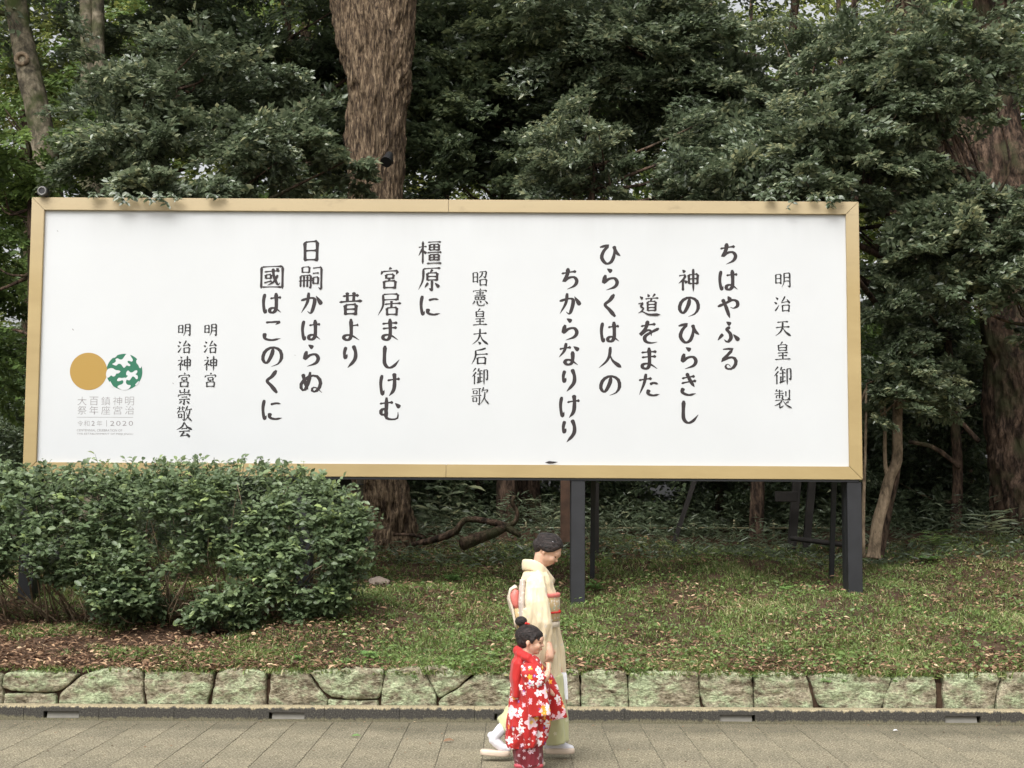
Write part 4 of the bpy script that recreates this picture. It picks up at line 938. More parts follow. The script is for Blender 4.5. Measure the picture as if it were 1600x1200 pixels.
# ---------------------------------------------------------------- the big shrub before the board's left end
def shrub():
    r = np.random.default_rng(77)
    lobes = [((x, y, 14.05), (.50, .5, h)) for x, y, h in ((-190,806,.48),(-90,811,.46),(0,806,.42),(75,800,.39),(150,798,.39),(225,794,.38),(300,792,.38),(375,793,.38),(445,799,.36),(495,814,.34))] + [((533, 838, 14.0), (.20, .3, .25)), ((548, 812, 14.1), (.10, .2, .14)), ((505, 925, 13.8), (.22, .25, .16))]
    lobes += [((x, y, 13.85), (.42, .42, h)) for x, y, h in ((10,846,.30),(90,852,.32),(170,876,.34),(245,895,.36),(320,905,.38),(395,905,.38),(460,890,.38),(508,862,.34),(430,940,.28),(350,945,.22),(200,925,.2))]
    Ls = [(np.array(P(*c)[:]), np.array(ra)) for c, ra in lobes]
    pts, nrs = [], []
    n_each = 440
    for i, (c, ra) in enumerate(Ls):
        d = norm(r.normal(0, 1, (n_each, 3))); d[:, 1] = np.where(r.random(n_each) < .75, -abs(d[:, 1]), d[:, 1])
        rr = r.uniform(.66, 1.16, n_each); p = c + d * ra * rr[:, None]
        ok = np.ones(n_each, bool)
        for j, (c2, r2) in enumerate(Ls):
            if j != i: ok &= (((p - c2) / r2) ** 2).sum(1) > .62
        wob = np.array([mnoise.noise(Vector(q * 3.0)) for q in p]); ok &= wob > np.interp(p[:, 2], [.9, 1.5, 2.0], [-.03, -.19, -.34])
        pts.append(p[ok]); nrs.append(d[ok])
    p = np.concatenate(pts); d = np.concatenate(nrs); n = len(p)
    # leading shoots that stand above the outline
    tops = [(P(x, y, 14.1)[:]) for x, y in ((130,722),(165,718),(210,724),(282,716),(310,724),(365,716),(418,724),(450,722),(470,728),(340,726),(60,735),(490,735),(250,724),(555,845),(545,800),(500,738),(20,740))]
    p = np.concatenate([p, np.repeat(np.array(tops), 3, 0) - [0, 0, .07] + r.normal(0, .02, (len(tops) * 3, 3))]); d = np.concatenate([d, np.tile([0, -.1, 1.0], (len(tops) * 3, 1))]); n = len(p)
    sh = d * np.array([1, 1, .6]) + np.array([0, -.05, .35]) + r.normal(0, .45, (n, 3)); sh = norm(sh)
    Lt = r.uniform(.12, .30, n)
    P0, D0, N0, TT = [], [], [], []
    base_t = np.clip(.42 + r.normal(0, .13, n) + .12 * d[:, 2], 0, 1); br = r.random(n) < .10
    for k in range(8):
        t = (k + .6) / 8.0
        side = norm(np.cross(sh, [0, 0, 1.0]) + r.normal(0, .25, (n, 3))) * (1 if k % 2 else -1)
        P0.append(p - sh * Lt[:, None] * (.65 - t)); D0.append(sh * .6 + side + r.normal(0, .3, (n, 3)) + [0, 0, -.1]); N0.append(np.array([0, -.45, 1.0]) + r.normal(0, .45, (n, 3)))
        TT.append(np.clip(base_t + r.normal(0, .09, n) + np.where(br, .4, 0), 0, 1))
    P0, D0, N0, TT = map(np.concatenate, (P0, D0, N0, TT))
    L = .058 * (1 + r.normal(0, .22, len(P0)).clip(-.45, .6))
    V, Fc, tt = leaves(P0, D0, N0, L, L * .62, TT, 6, .12); parts = [(V, Fc, tt, 0)]
    V, Fc = sticks(p - sh * Lt[:, None] * .75, p + sh * Lt[:, None] * .3, .0035, .0015); parts.append((V, Fc, None, 1))
    root = empty('evergreen_shrub', (-3.3, 14.1, float(gz(-3.3, 14.1))), 'wide low leafy shrub in front of the left end of the board', 'shrub')
    V, Fc, T, Mi = join(parts)
    put('foliage', fast_mesh('foliage', V, Fc, T, Mi), root, [M['leaf_bush'], M['twig']])
    tag(root.children[0], kind='stuff')
    rr = random.Random(4); tb = []
    for i in range(160):
        c, ra = Ls[rr.randrange(len(Ls))]
        q = Vector(c) + Vector((rr.uniform(-1, 1) * ra[0], rr.uniform(-1.05, .2) * ra[1], rr.uniform(-1, .8) * ra[2]))
        bx = q.x * .75 + rr.choice([-4.3, -3.6, -3.0, -2.4, -1.9]) * .25; by = 14.2 + rr.uniform(-.2, .2)
        a = Vector((bx, by, float(gz(bx, by)) - .03)); md = a.lerp(q, .5) + Vector((rr.uniform(-.15, .15), rr.uniform(-.2, .05), rr.uniform(-.15, .12)))
        B = resample([a[:], md[:], q[:]], 7); tb.append(tube([b_ for b_ in B], list(np.linspace(rr.uniform(.006, .013), .0025, 7)), 5, .1))
    Vt, Ft = merge(tb); put('branches', mesh('branches', Vt, Ft, True), root, M['bark_pale'])
    tag(root.children[1], kind='stuff')
shrub()

# ---------------------------------------------------------------- ground cover on the embankment
def near_dens(n, r, x0=-6.3, x1=6.3, y0=12.20, y1=18.5, power=1.7):
    x = r.uniform(x0, x1, n); y = y0 + (y1 - y0) * r.random(n) ** power
    return x, y
def grass(n, seed, tuft=7):
    r = np.random.default_rng(seed)
    x, y = near_dens(n // tuft, r)
    nz = np.array([mnoise.noise(Vector((a * 1.1, b_ * 1.4, 3))) + .5 * mnoise.noise(Vector((a * 3.5, b_ * 3.5, 9))) for a, b_ in zip(x, y)])
    # bare, littered ground under the shrub and along the wall at the left
    bare = smooth((-1.3 - x) / 1.2) * smooth((15.0 - y) / .7)
    keep = (nz > -1.2 + bare * 1.2) & ~((y < 12.36) & (r.random(len(y)) < .5))
    x, y, nz = x[keep], y[keep], nz[keep]
    x = np.repeat(x, tuft) + r.normal(0, .028, len(x) * tuft); y = np.repeat(y, tuft) + r.normal(0, .028, len(y) * tuft); nz = np.repeat(nz, tuft)
    n = len(x); z = gz(x, y) - .004
    b0 = np.stack([x, y, z], 1); an = r.uniform(0, 2 * math.pi, n); out = np.stack([np.cos(an), np.sin(an), np.zeros(n)], 1)
    h = r.uniform(.03, .075, n) * np.clip(1 + .8 * nz, .5, 2.0); lean = r.uniform(.5, 2.2, n)[:, None]
    up = np.array([0, 0, 1.0]); w = r.uniform(.0022, .0050, n)[:, None]; side = np.stack([-np.sin(an), np.cos(an), np.zeros(n)], 1); side = norm(side + r.normal(0, .3, (n, 3)))
    d1 = norm(up + out * lean * .5); d2 = norm(up * .5 + out * lean * 1.3); H = h[:, None]
    m1 = b0 + d1 * H * .55; tip = m1 + d2 * H * .6
    V = np.stack([b0 - side * w, b0 + side * w, m1 + side * w * .85, m1 - side * w * .85, tip], 1)
    T = np.array([(0, 1, 2), (0, 2, 3), (3, 2, 4)]); Fc = (np.arange(n)[:, None, None] * 5 + T[None]).reshape(-1, 3)
    t = np.clip(.40 + .34 * nz + r.normal(0, .19, n) + np.where(r.random(n) < .16, .40, 0) + .10 * smooth((x - 1) / 3), 0, 1)
    return V.reshape(-1, 3), Fc, np.repeat(t, 5)
V, Fc, T = grass(210000, 31)
tag(obj('grass', fast_mesh('grass', V, Fc, T), None, M['grass']), 'short tufted grass on the embankment', 'grass', kind='stuff')

def scatter_leaves(n, seed, L0, L1, ratio, mat, name, label, cat, lift, flat_=.5, tint=(0, 1), y1=18.5, cond=None, shape=6, power=1.6, bend=.12):
    r = np.random.default_rng(seed); x, y = near_dens(n, r, y1=y1, power=power)
    if cond is not None: k = cond(x, y, r); x, y = x[k], y[k]
    n = len(x); z = gz(x, y) + r.uniform(.002, lift, n); an = r.uniform(0, 2 * math.pi, n)
    d = np.stack([np.cos(an), np.sin(an), r.normal(0, .3, n)], 1); nr = np.array([0, -.15, 1.0]) + r.normal(0, flat_, (n, 3))
    L = r.uniform(L0, L1, n)
    V, Fc, t = leaves(np.stack([x, y, z], 1), d, nr, L, L * ratio, np.clip(r.uniform(*tint, n), 0, 1), shape, bend)
    return tag(obj(name, fast_mesh(name, V, Fc, t), None, mat), label, cat, kind='stuff')
def patchy(x, y, r):
    nz = np.array([mnoise.noise(Vector((a * .9 + 5, b_ * 1.3, 1))) for a, b_ in zip(x, y)])
    bare = smooth((-1.3 - x) / 1.2) * smooth((15.0 - y) / .7)
    return (r.random(len(x)) < np.clip(.36 + nz * 1.2 + bare * .9 + smooth((12.75 - y) / .3) * .35, .05, 1))
scatter_leaves(60000, 32, .02, .07, .34, M['litter'], 'leaf_litter', 'brown fallen leaves scattered over the embankment', 'fallen leaves', .05, .55, cond=patchy, bend=.2)
def green_patch(x, y, r):
    nz = np.array([mnoise.noise(Vector((a * 1.6 - 5, b_ * 1.9, 7))) for a, b_ in zip(x, y)])
    return (r.random(len(x)) < np.clip(.35 + nz * 2.2, .06, .95)) & ~((x < -1.6) & (y < 14.8))
scatter_leaves(42000, 33, .018, .05, .6, M['leaf_green'], 'ground_cover', 'small round-leaved weeds among the grass', 'ground cover', .085, .45, tint=(.45, 1), cond=green_patch)

def fringe():
    r = np.random.default_rng(39); n = 9000; x = r.uniform(-6.3, 6.3, n); y = r.uniform(12.17, 12.36, n)
    k = np.array([mnoise.noise(Vector((a * 2.2, 3, 0))) for a in x]) > -.25 + .35 * (r.random(n) - .5); k &= (x > -2.2) | (r.random(n) < .35); x, y = x[k], y[k]; n = len(x)
    z = np.full(n, .345) + (y - 12.17) * .1 + r.uniform(0, .02, n); d = np.stack([r.normal(0, .7, n), -r.uniform(.1, .9, n), r.uniform(-.1, .9, n)], 1)
    L = r.uniform(.03, .075, n); V, Fc, t = leaves(np.stack([x, y, z], 1), d, np.array([0, -.4, 1.0]) + r.normal(0, .5, (n, 3)), L, L * r.uniform(.08, .3, n), np.clip(r.normal(.5, .25, n), 0, 1))
    tag(obj('grass_fringe', fast_mesh('grass_fringe', V, Fc, t), None, M['grass']), 'grass and stalks spilling over the top of the low wall', 'grass', kind='stuff')
    n = 420; x = r.uniform(-5, 5, n); y = 11.99 - r.random(n) ** 2.2 * 2.6; L = r.uniform(.006, .026, n); an = r.uniform(0, 6.28, n)
    V, Fc, t = leaves(np.stack([x, y, np.full(n, .004)], 1), np.stack([np.cos(an), np.sin(an), np.full(n, .1)], 1), np.array([0, 0, 1.0]) + r.normal(0, .3, (n, 3)), L, L * .5, r.uniform(0, 1, n))
    tag(obj('pavement_debris', fast_mesh('pavement_debris', V, Fc, t), None, M['litter']), 'crumbs of leaf and bark gathered along the kerb foot', 'debris', kind='stuff')
fringe()
# floor of the wood: rough dark herbs farther back
def herbs():
    r = np.random.default_rng(35); n = 26000
    x = r.uniform(-8, 8, n); y = r.uniform(16.8, 22, n); z = gz(x, y) + (.12 + .42 * smooth((y - 17.4) / 1.6)) * r.random(n) * r.uniform(.4, 1, n); an = r.uniform(0, 2 * math.pi, n)
    d = np.stack([np.cos(an), np.sin(an), r.uniform(-.3, .8, n)], 1); L = r.uniform(.06, .15, n)
    V, Fc, t = leaves(np.stack([x, y, z], 1), d, np.array([0, -.2, 1.0]) + r.normal(0, .4, (n, 3)), L, L * .22, np.clip(r.normal(.45, .2, n), 0, 1))
    tag(obj('woodland_herbs', fast_mesh('woodland_herbs', V, Fc, t), None, M['leaf_grey']), 'narrow-leaved herbs on the floor of the wood', 'herbs', kind='stuff')
herbs()

# ---------------------------------------------------------------- single plants one can point to
def rosette(name, label, px, py, Yd, n, Lf, ratio, mat, height, seed, cat='plant', tint=(.4, 1), stemmat='twig', shape=6, droop=.15, group=None):
    r = np.random.default_rng(seed); p0 = P(px, py, Yd); z0 = float(gz(p0.x, Yd)); root = empty(name, (p0.x, Yd, z0), label, cat, group)
    nst = max(1, n // 6); pos, dr, nr, s0, s1 = [], [], [], [], []
    for s in range(nst):
        b_ = np.array([p0.x + r.normal(0, .02), Yd + r.normal(0, .02), z0]); top = b_ + np.array([r.normal(0, height * .3), r.normal(0, height * .2), height * r.uniform(.6, 1.1)])
        s0.append(b_); s1.append(top); k = n // nst
        for i in range(k):
            t = .4 + .6 * (i + 1) / k; an = i * 2.4 + r.uniform(-.3, .3)
            pos.append(b_ + (top - b_) * t); dr.append([math.cos(an), math.sin(an), .35 - droop * 2 * r.random()]); nr.append(np.array([0, -.3, 1]) + r.normal(0, .2, 3))
    pos, dr, nr = map(np.array, (pos, dr, nr)); L = Lf * r.uniform(.7, 1.15, len(pos))
    V, Fc, t = leaves(pos, dr, nr, L, L * ratio, r.uniform(*tint, len(pos)), shape, .1)
    put('leaves', fast_mesh('leaves', V, Fc, t), root, M[mat]); tag(root.children[0], kind='stuff')
    V, Fc = sticks(np.array(s0), np.array(s1), .003, .0018); put('stem', fast_mesh('stem', V, Fc), root, M['twig'])
    return root
rosette('weed', 'bright green weed above the wall below the right part of the shrub', 463, 1030, 12.5, 10, .055, .6, 'leaf_bright', .07, 1)
rosette('nettle', 'bushy bright green pointed-leaved weed close behind the wall, left of the walkers', 575, 1026, 12.55, 26, .075, .42, 'leaf_bright', .09, 2)
rosette('weed', 'tiny bright green weed between the two larger ones by the wall', 531, 1031, 12.45, 5, .045, .6, 'leaf_bright', .03, 3)
rosette('weed', 'grey-green broad weed just behind the child', 770, 1022, 12.6, 10, .06, .5, 'leaf_green', .07, 4)
rosette('weed', 'bright weed cluster on the slope left of the woman', 708, 905, 15.9, 34, .09, .5, 'leaf_bright', .09, 5, tint=(0, .5))
rosette('weed', 'broad bright weed beside the middle post', 923, 898, 15.6, 16, .12, .5, 'leaf_bright', .12, 6, tint=(0, .5))
rosette('weed', 'pair of yellow-green leaves halfway between the middle and right post', 1228, 920, 15.3, 6, .10, .55, 'leaf_bright', .03, 7, tint=(.7, 1))
rosette('weed', 'lobed yellow-green weed behind the right post', 1458, 872, 16.9, 10, .14, .45, 'leaf_bright', .03, 8, tint=(.3, .9))
rosette('weed', 'small bright weed at the foot of the slope right of the walkers', 1180, 1042, 12.5, 6, .05, .6, 'leaf_bright', .04, 9)
rosette('aucuba', 'pale broad-leaved aucuba in the shade beside the furrowed trunk', 690, 840, 19.5, 46, .26, .26, 'leaf_grey', .75, 10, 'shrub', tint=(.7, 1), droop=.3)
rosette('bamboo_grass', 'narrow-leaved bamboo grass behind the fallen branch', 845, 850, 18.6, 24, .26, .10, 'leaf_grey', .6, 11, 'bamboo', tint=(.5, 1), shape=4)
rosette('bamboo_grass', 'spiky bamboo grass at the foot of the massive trunk', 1545, 845, 17.6, 40, .28, .10, 'leaf_grey', .35, 12, 'bamboo', tint=(.7, 1), shape=4)
rosette('bamboo_grass', 'low spiky tuft between the bent tan trunk and the massive trunk', 1455, 862, 17.4, 36, .22, .12, 'leaf_green', .25, 13, 'bamboo', tint=(.2, .8), shape=4)
rosette('kerb_weed', 'small green weed growing from the kerb left of the walkers', 648, 1127, 11.98, 10, .03, .7, 'leaf_bright', .05, 14, 'weed')
rosette('kerb_weed', 'pale weed trailing along the kerb foot right of the fourth drain slot', 1292, 1133, 11.975, 14, .035, .7, 'leaf_bright', .03, 15, 'weed')
rosette('kerb_weed', 'second pale weed at the kerb foot, just right of the trailing one', 1322, 1134, 11.975, 10, .03, .7, 'leaf_bright', .025, 16, 'weed')
rosette('kerb_weed', 'sparse weed at the kerb foot left of the last drain slot', 1396, 1133, 11.975, 8, .03, .6, 'leaf_bright', .04, 17, 'weed')
rosette('kerb_weed', 'mossy weed on the kerb foot left of the first drain slot', 25, 1124, 11.975, 12, .022, .7, 'leaf_green', .02, 18, 'weed')
rosette('kerb_weed', 'mossy weed on the kerb foot right of the first drain slot', 144, 1124, 11.975, 12, .022, .7, 'leaf_green', .02, 19, 'weed')
# ================================================================= things in the wood and on the ground
def px_tube(name, label, cat, pts, mat, sides=8, n=14, jitter=.15, group=None, parts=None, lobes=None):
    p0 = P(*pts[0][:3]); root = obj(name, None, None) if False else None
    A = resample([(*P(a, b_, c)[:], rr * c / F_PX) for a, b_, c, rr in pts], n)
    V, Fc = tube([a[:3] for a in A], [max(.003, a[3]) for a in A], sides, jitter, True, lobes)
    return V, Fc
def thing_tube(name, label, cat, chains, mat, group=None, sides=8, jitter=.15):
    V, Fc = merge([px_tube(name, label, cat, c, mat, sides=sides, jitter=jitter) for c in chains])
    o = obj(name, mesh(name, V, Fc, True), None, mat); return tag(o, label, cat, group)
thing_tube('fallen_branch', 'long forked dead branch lying on the slope right of the furrowed trunk', 'branch', [
    [(640,852,17.6,4),(672,845,17.5,5),(710,832,17.4,6),(722,815,17.4,5),(738,811,17.4,5),(765,815,17.3,5),(790,823,17.3,6),(812,838,17.2,3)],
    [(722,851,17.0,10),(745,842,17.1,9),(772,832,17.2,8),(790,824,17.3,6)],
    [(790,823,17.3,4),(805,815,17.3,4),(808,800,17.3,3),(800,785,17.3,3.5),(805,775,17.3,3)],
    [(660,840,17.6,3),(645,836,17.6,2.5),(612,835,17.7,2)]], M['bark_dark'])
px_ = P(562, 800, 16.6)
V, Fc = tube([(px_.x, 16.6, float(gz(px_.x, 16.6)) - .1), (px_.x, 16.6, 3.2)], [.036, .036], 10)
pole = obj('conduit_pole', mesh('conduit_pole', V, Fc), None, plain('weathered grey wood', (.13, .115, .085), .8, .3, 6, stretch=(1, 1, .1)))
tag(pole, 'slim weathered pole standing in front of the furrowed trunk', 'pole')
for zc in (1.72, 1.95):
    ring = [(px_.x + .042 * math.cos(t), 16.6 + .042 * math.sin(t), zc) for t in np.linspace(0, 2 * math.pi, 13)]
    V, Fc = tube(ring, [.006] * 13, 5, cap=False); o = obj('clip', mesh('clip', V, Fc), pole, M['black'])
thing_tube('black_hose', 'black flexible hose curving out of the ground beside the slim pole', 'hose', [[(563,800,16.5,3),(563,818,16.5,4),(566,832,16.5,4.5),(572,846,16.45,4.5),(579,856,16.4,4.5)]], M['black'], jitter=0)
brown = plain('rusty brown post', (.10, .055, .035), .85, .35, 10)
def upright(name, label, cat, px, py, Yd, hw, ztop, mat, lean=0, depth=None):
    p = P(px, py, Yd); z0 = float(gz(p.x, Yd)) - .15; V, Fc = tube([(p.x, Yd, z0), (p.x + lean, Yd, ztop)], [hw * 1.3, hw * 1.3], 4)
    return tag(obj(name, mesh(name, V, Fc), None, mat), label, cat)
upright('wooden_post', 'thick brown wooden post just left of the middle post of the board', 'post', 885, 800, 17.6, .075, 2.7, brown)
dark_wood = plain('dark stake', (.018, .015, .013), .85, .3, 10)
upright('stake', 'dark stake close behind the middle post of the board', 'stake', 932, 820, 17.2, .03, 2.0, dark_wood)
upright('stake', 'leaning dark stake nearest the right post of the board', 'stake', 1256, 830, 17.8, .045, 2.6, dark_wood, .16)
upright('stake', 'leaning dark stake left of the one nearest the right post', 'stake', 1234, 830, 17.8, .05, 2.6, dark_wood, .14)
upright('stake', 'slanting thin dark pole leaning to the right, behind the board', 'stake', 1045, 830, 18.4, .03, 2.6, dark_wood, .5)
thing_tube('dark_rail', 'dark round pole lying between the leaning stakes and the right post', 'pole', [[(1236,841,17.6,4),(1275,846,17.4,4),(1325,852,17.2,4)]], dark_wood, jitter=.05)
p = P(1228, 776, 17.6); tag(obj('sign_plate', bevel_box('sign_plate', p.x - .13, p.x + .13, 17.55, 17.6, p.z - .06, p.z + .06, .005), None, dark_wood), 'small dark plate fixed across the leaning stakes', 'plate')
# low bamboo rail fence far under the trees
bam = plain('old bamboo', (.26, .23, .13), .6, .3, 8)
fence = empty('bamboo_fence', (P(900, 824, 20).x, 20, float(gz(0, 20))), 'low bamboo rail fence running through the shade under the board', 'fence')
for (yy, rr_) in ((823, 1.6), (846, 1.3)):
    a, b_ = P(560, yy, 20.0), P(1330, yy + 2, 20.0); V, Fc = tube([a, a.lerp(b_, .5) - Vector((0, 0, .01)), b_], [rr_ * 20 / F_PX] * 3, 7); put('rail', mesh('rail', V, Fc, True), fence, bam)
for px in range(575, 1330, 63):
    a = P(px + random.uniform(-6, 6), 812 + random.uniform(-3, 4), 20.03); V, Fc = tube([(a.x, 20.03, float(gz(a.x, 20)) - .1), a], [.016, .014], 7); put('fence_post', mesh('fence_post', V, Fc, True), fence, bam)
# thin dark stems of the wood, each a trunk of its own
stems = [(742,22,6),(830,21.5,20),(985,22.5,8),(1075,22.8,6),(1128,22,7),(1165,23.2,5),(1290,22.4,7),(1445,22.6,10),(1520,23,6),(1338,21,10)]
for i, (px, Yd, rp) in enumerate(stems):
    rr_ = random.Random(i); dx = rr_.uniform(-30, 30)
    where = {650:'thin stem right beside the furrowed trunk',742:'dark stem behind the aucuba',830:'broad black trunk directly behind the fallen branch',985:'dark stem right of the middle post',1075:'dark stem behind the slanting pole',1128:'dark stem midway between the middle and right post',1165:'thin dark stem left of the leaning stakes',1290:'dark stem just left of the right post',1445:'dark stem right of the bent tan trunk',1520:'dark stem left of the massive trunk',1338:'dark trunk right behind the sapling at the board end'}[px]
    thing_tube('slender_tree', where, 'tree', [[(px, 880, Yd, rp * 1.2), (px + dx * .3, 760, Yd, rp), (px + dx, 560, Yd, rp * .9), (px + dx * 1.5, 250, Yd, rp * .7), (px + dx, -80, Yd, rp * .5)]], M['bark_dark'])
# horn speaker on the furrowed trunk
p = P(607, 250, 17.45)
fl = empty('tree_speaker', p, 'small black horn speaker strapped to the furrowed trunk above the board', 'speaker')
V, Fc = tube([p + Vector((.01, .02, .07)), p + Vector((0, -.03, .02)), p + Vector((-.02, -.10, -.05))], [.045, .055, .07], 14); put('horn', mesh('horn', V, Fc), fl, M['black'])
V, Fc = box(p.x - .05, p.x + .05, p.y + .01, p.y + .14, p.z - .02, p.z + .02); put('bracket', mesh('bracket', V, Fc), fl, M['black'])
# branch scar on the left tree
p = P(34, 92, 18.84); ring = [(p.x + .075 * math.cos(t), p.y, p.z + .07 * math.sin(t)) for t in np.linspace(0, 2 * math.pi, 17)]
sc = [o for o in bpy.data.objects if o.get('label', '').startswith('leaning mossy')][0]
V, Fc = tube(ring, [.028] * 17, 8, .1, cap=False); put('branch_scar', mesh('branch_scar', V, Fc, True), sc, M['bark_pale'])
# stones and leaves one can point at
def rock(label, px, py, Yd, r_, mat, seed):
    p = P(px, py, Yd); bm = bmesh.new(); bmesh.ops.create_icosphere(bm, subdivisions=3, radius=1)
    for v in bm.verts:
        q_ = 1 + .25 * mnoise.noise(v.co * 1.6 + Vector((seed, 0, 0))); v.co = Vector((v.co.x * r_ * 1.4 * q_, v.co.y * r_ * q_, v.co.z * r_ * .7 * q_))
    me = bpy.data.meshes.new('rock'); bm.to_mesh(me); bm.free(); me.polygons.foreach_set('use_smooth', [True] * len(me.polygons))
    o = obj('rock', me, None, mat); o.location = (p.x, Yd, float(gz(p.x, Yd)) + r_ * .25); tag(o, label, 'rock')
pale_rock = plain('pale rock', (.26, .21, .17), .9, .3, 14, bump_s=.5)
rock('pale pinkish rock in the grass below the slim pole', 592, 899, 15.7, .085, pale_rock, 1)
rock('smaller pale rock beside the right edge of the shrub', 538, 935, 14.8, .05, pale_rock, 5)
def single_leaf(label, px, py, z, L, col, seed, cat='leaf', yaw=0):
    r = np.random.default_rng(seed); t_ = (1.63 - z) / 1; p = None
    for Yd in np.linspace(9.5, 13, 400):
        p = P(px, py, Yd)
        if p.z <= z: break
    an = yaw; d = np.array([[math.cos(an), math.sin(an) * .6, .15]]); nr = np.array([[0.1, -.5, 1.0]])
    V, Fc, t = leaves(np.array([[p.x, p.y, z + .006]]), d, nr, L, L * .45, np.array([.6]), 6, .25)
    o = obj('fallen_leaf', fast_mesh('fallen_leaf', V, Fc, t), None, col); tag(o, label, cat)
single_leaf('pale green leaf lying on the pavement left of the walkers', 549, 1152, 0, .07, M['leaf_bright'], 1)
single_leaf('curled brown leaf on the pavement just left of the rear foot', 692, 1160, 0, .085, M['litter'], 2, yaw=.3)
single_leaf('tiny dark leaf scrap on the pavement near the curled brown leaf', 670, 1164, 0, .03, M['litter'], 3, yaw=1)
single_leaf('small pale scrap on the pavement right of the trailing kerb weed', 1395, 1143, 0, .04, M['print_white'], 4)
# ================================================================= the two walkers
skin_m, nt, b = new_mat('skin'); b.inputs['Base Color'].default_value = (.60, .36, .25, 1); b.inputs['Roughness'].default_value = .5
b.inputs['Subsurface Weight'].default_value = .12; b.inputs['Subsurface Radius'].default_value = (.01, .004, .002); b.inputs['Subsurface Scale'].default_value = .5
M['skin'] = skin_m
m, nt, b = new_mat('black hair'); b.inputs['Roughness'].default_value = .5; b.inputs['Specular IOR Level'].default_value = .3
n = noise_tex(nt, 150, 4, .6, stretch=(.10, 1, .5), dist=1.4); r = ramp(nt, [(.38, (.003, .003, .003)), (.62, (.040, .028, .025))]); nt.links.new(n.outputs['Fac'], r.inputs[0]); nt.links.new(r.outputs[0], b.inputs['Base Color'])  # paler streaks are highlights on the hair, put into its colour
bump(nt, b, n.outputs['Fac'], .9, .01); M['hair'] = m
M['eye'] = plain('dark eye', (.012, .008, .008), .25); M['lip'] = plain('lip', (.42, .10, .08), .45)
M['tabi'] = plain('white cotton sock', (.70, .69, .74), .8); M['zori'] = plain('cream sandal', (.62, .50, .40), .5)
M['red'] = plain('red silk', (.52, .02, .015), .5, .15, 12); M['pinkish'] = plain('salmon silk', (.62, .17, .14), .55, .1, 10)
M['cream_cloth'] = plain('cream silk', (.62, .54, .43), .6, .08, 10); M['crimson'] = plain('crimson strap', (.16, .01, .015), .6); M['paper_white'] = plain('white paper', (.72, .72, .76), .7)

def flower_layers(nt, col, layers, coord='Object'):
    """blossoms printed on cloth: (scale, radius, petal amount, colour, centre colour, offset)"""
    tc = nt.nodes.new('ShaderNodeTexCoord')
    for sc, rad, keep, pc, cc, off in layers:
        mp = nt.nodes.new('ShaderNodeMapping'); mp.inputs['Location'].default_value = off; mp.inputs['Scale'].default_value = (sc, sc * .55, sc)
        nt.links.new(tc.outputs[coord], mp.inputs[0])
        v = nt.nodes.new('ShaderNodeTexVoronoi'); v.inputs['Scale'].default_value = 1.0; v.inputs['Randomness'].default_value = .75; nt.links.new(mp.outputs[0], v.inputs['Vector'])
        # five lobes from the angle round the cell centre
        sb = nt.nodes.new('ShaderNodeVectorMath'); sb.operation = 'SUBTRACT'; nt.links.new(mp.outputs[0], sb.inputs[0]); nt.links.new(v.outputs['Position'], sb.inputs[1])
        sx = nt.nodes.new('ShaderNodeSeparateXYZ'); nt.links.new(sb.outputs[0], sx.inputs[0])
        at = math_node(nt, 'ARCTAN2', sx.outputs['Z'], sx.outputs['X'])
        lob = math_node(nt, 'MULTIPLY_ADD', math_node(nt, 'COSINE', math_node(nt, 'MULTIPLY', at, 5.0)), -.2 * rad, rad * .9)
        inside = math_node(nt, 'LESS_THAN', v.outputs['Distance'], lob)
        sr = nt.nodes.new('ShaderNodeSeparateColor'); nt.links.new(v.outputs['Color'], sr.inputs[0])
        sel = math_node(nt, 'LESS_THAN', sr.outputs[0], keep)
        col = mix(nt, math_node(nt, 'MULTIPLY', inside, sel), col, pc)
        cen = math_node(nt, 'MULTIPLY', math_node(nt, 'LESS_THAN', v.outputs['Distance'], rad * .3), sel)
        col = mix(nt, cen, col, cc)
    return col
def cloth(name, base, layers, rough=.6, wr=.35, scale=9):
    m, nt, b = new_mat(name); b.inputs['Roughness'].default_value = rough; b.inputs['Sheen Weight'].default_value = .15; b.inputs['Specular IOR Level'].default_value = .3
    n = noise_tex(nt, 4, 3); r = ramp(nt, [(.35, tuple(c * .88 for c in base)), (.65, base)]); nt.links.new(n.outputs['Fac'], r.inputs[0])
    nt.links.new(flower_layers(nt, r.outputs[0], layers), b.inputs['Base Color'])
    w = noise_tex(nt, scale, 3, .5, stretch=(1, 1, .35), dist=.6); bump(nt, b, w.outputs['Fac'], wr, .03)
    return m
M['yellow_kimono'] = cloth('pale yellow kimono', (.72, .60, .40), [(32, .38, .30, (.70, .61, .46), (.72, .50, .42), (0, 0, 0)), (20, .30, .10, (.66, .60, .55), (.6, .52, .3), (3, 1, 2))])
M['yellow_plain'] = cloth('plain pale yellow cloth', (.74, .62, .42), [(24, .38, .14, (.70, .61, .46), (.72, .6, .5), (2, 5, 1)), (34, .38, .12, (.60, .54, .44), (.7, .6, .4), (6, 5, 1))], wr=.6)
M['sleeve_band'] = cloth('silver grey patterned cloth', (.52, .44, .38), [(60, .4, .5, (.72, .66, .6), (.6, .4, .35), (1, 1, 1))])
M['green_skirt'] = cloth('yellow green kimono skirt', (.50, .50, .28), [(26, .34, .2, (.62, .60, .42), (.6, .5, .3), (0, 4, 0))])
M['obi'] = cloth('gold and silver sash', (.50, .36, .18), [(55, .42, .5, (.62, .58, .48), (.5, .16, .1), (0, 0, 3)), (35, .35, .3, (.30, .36, .25), (.5, .4, .2), (5, 0, 0))])
RED = (.42, .016, .014)
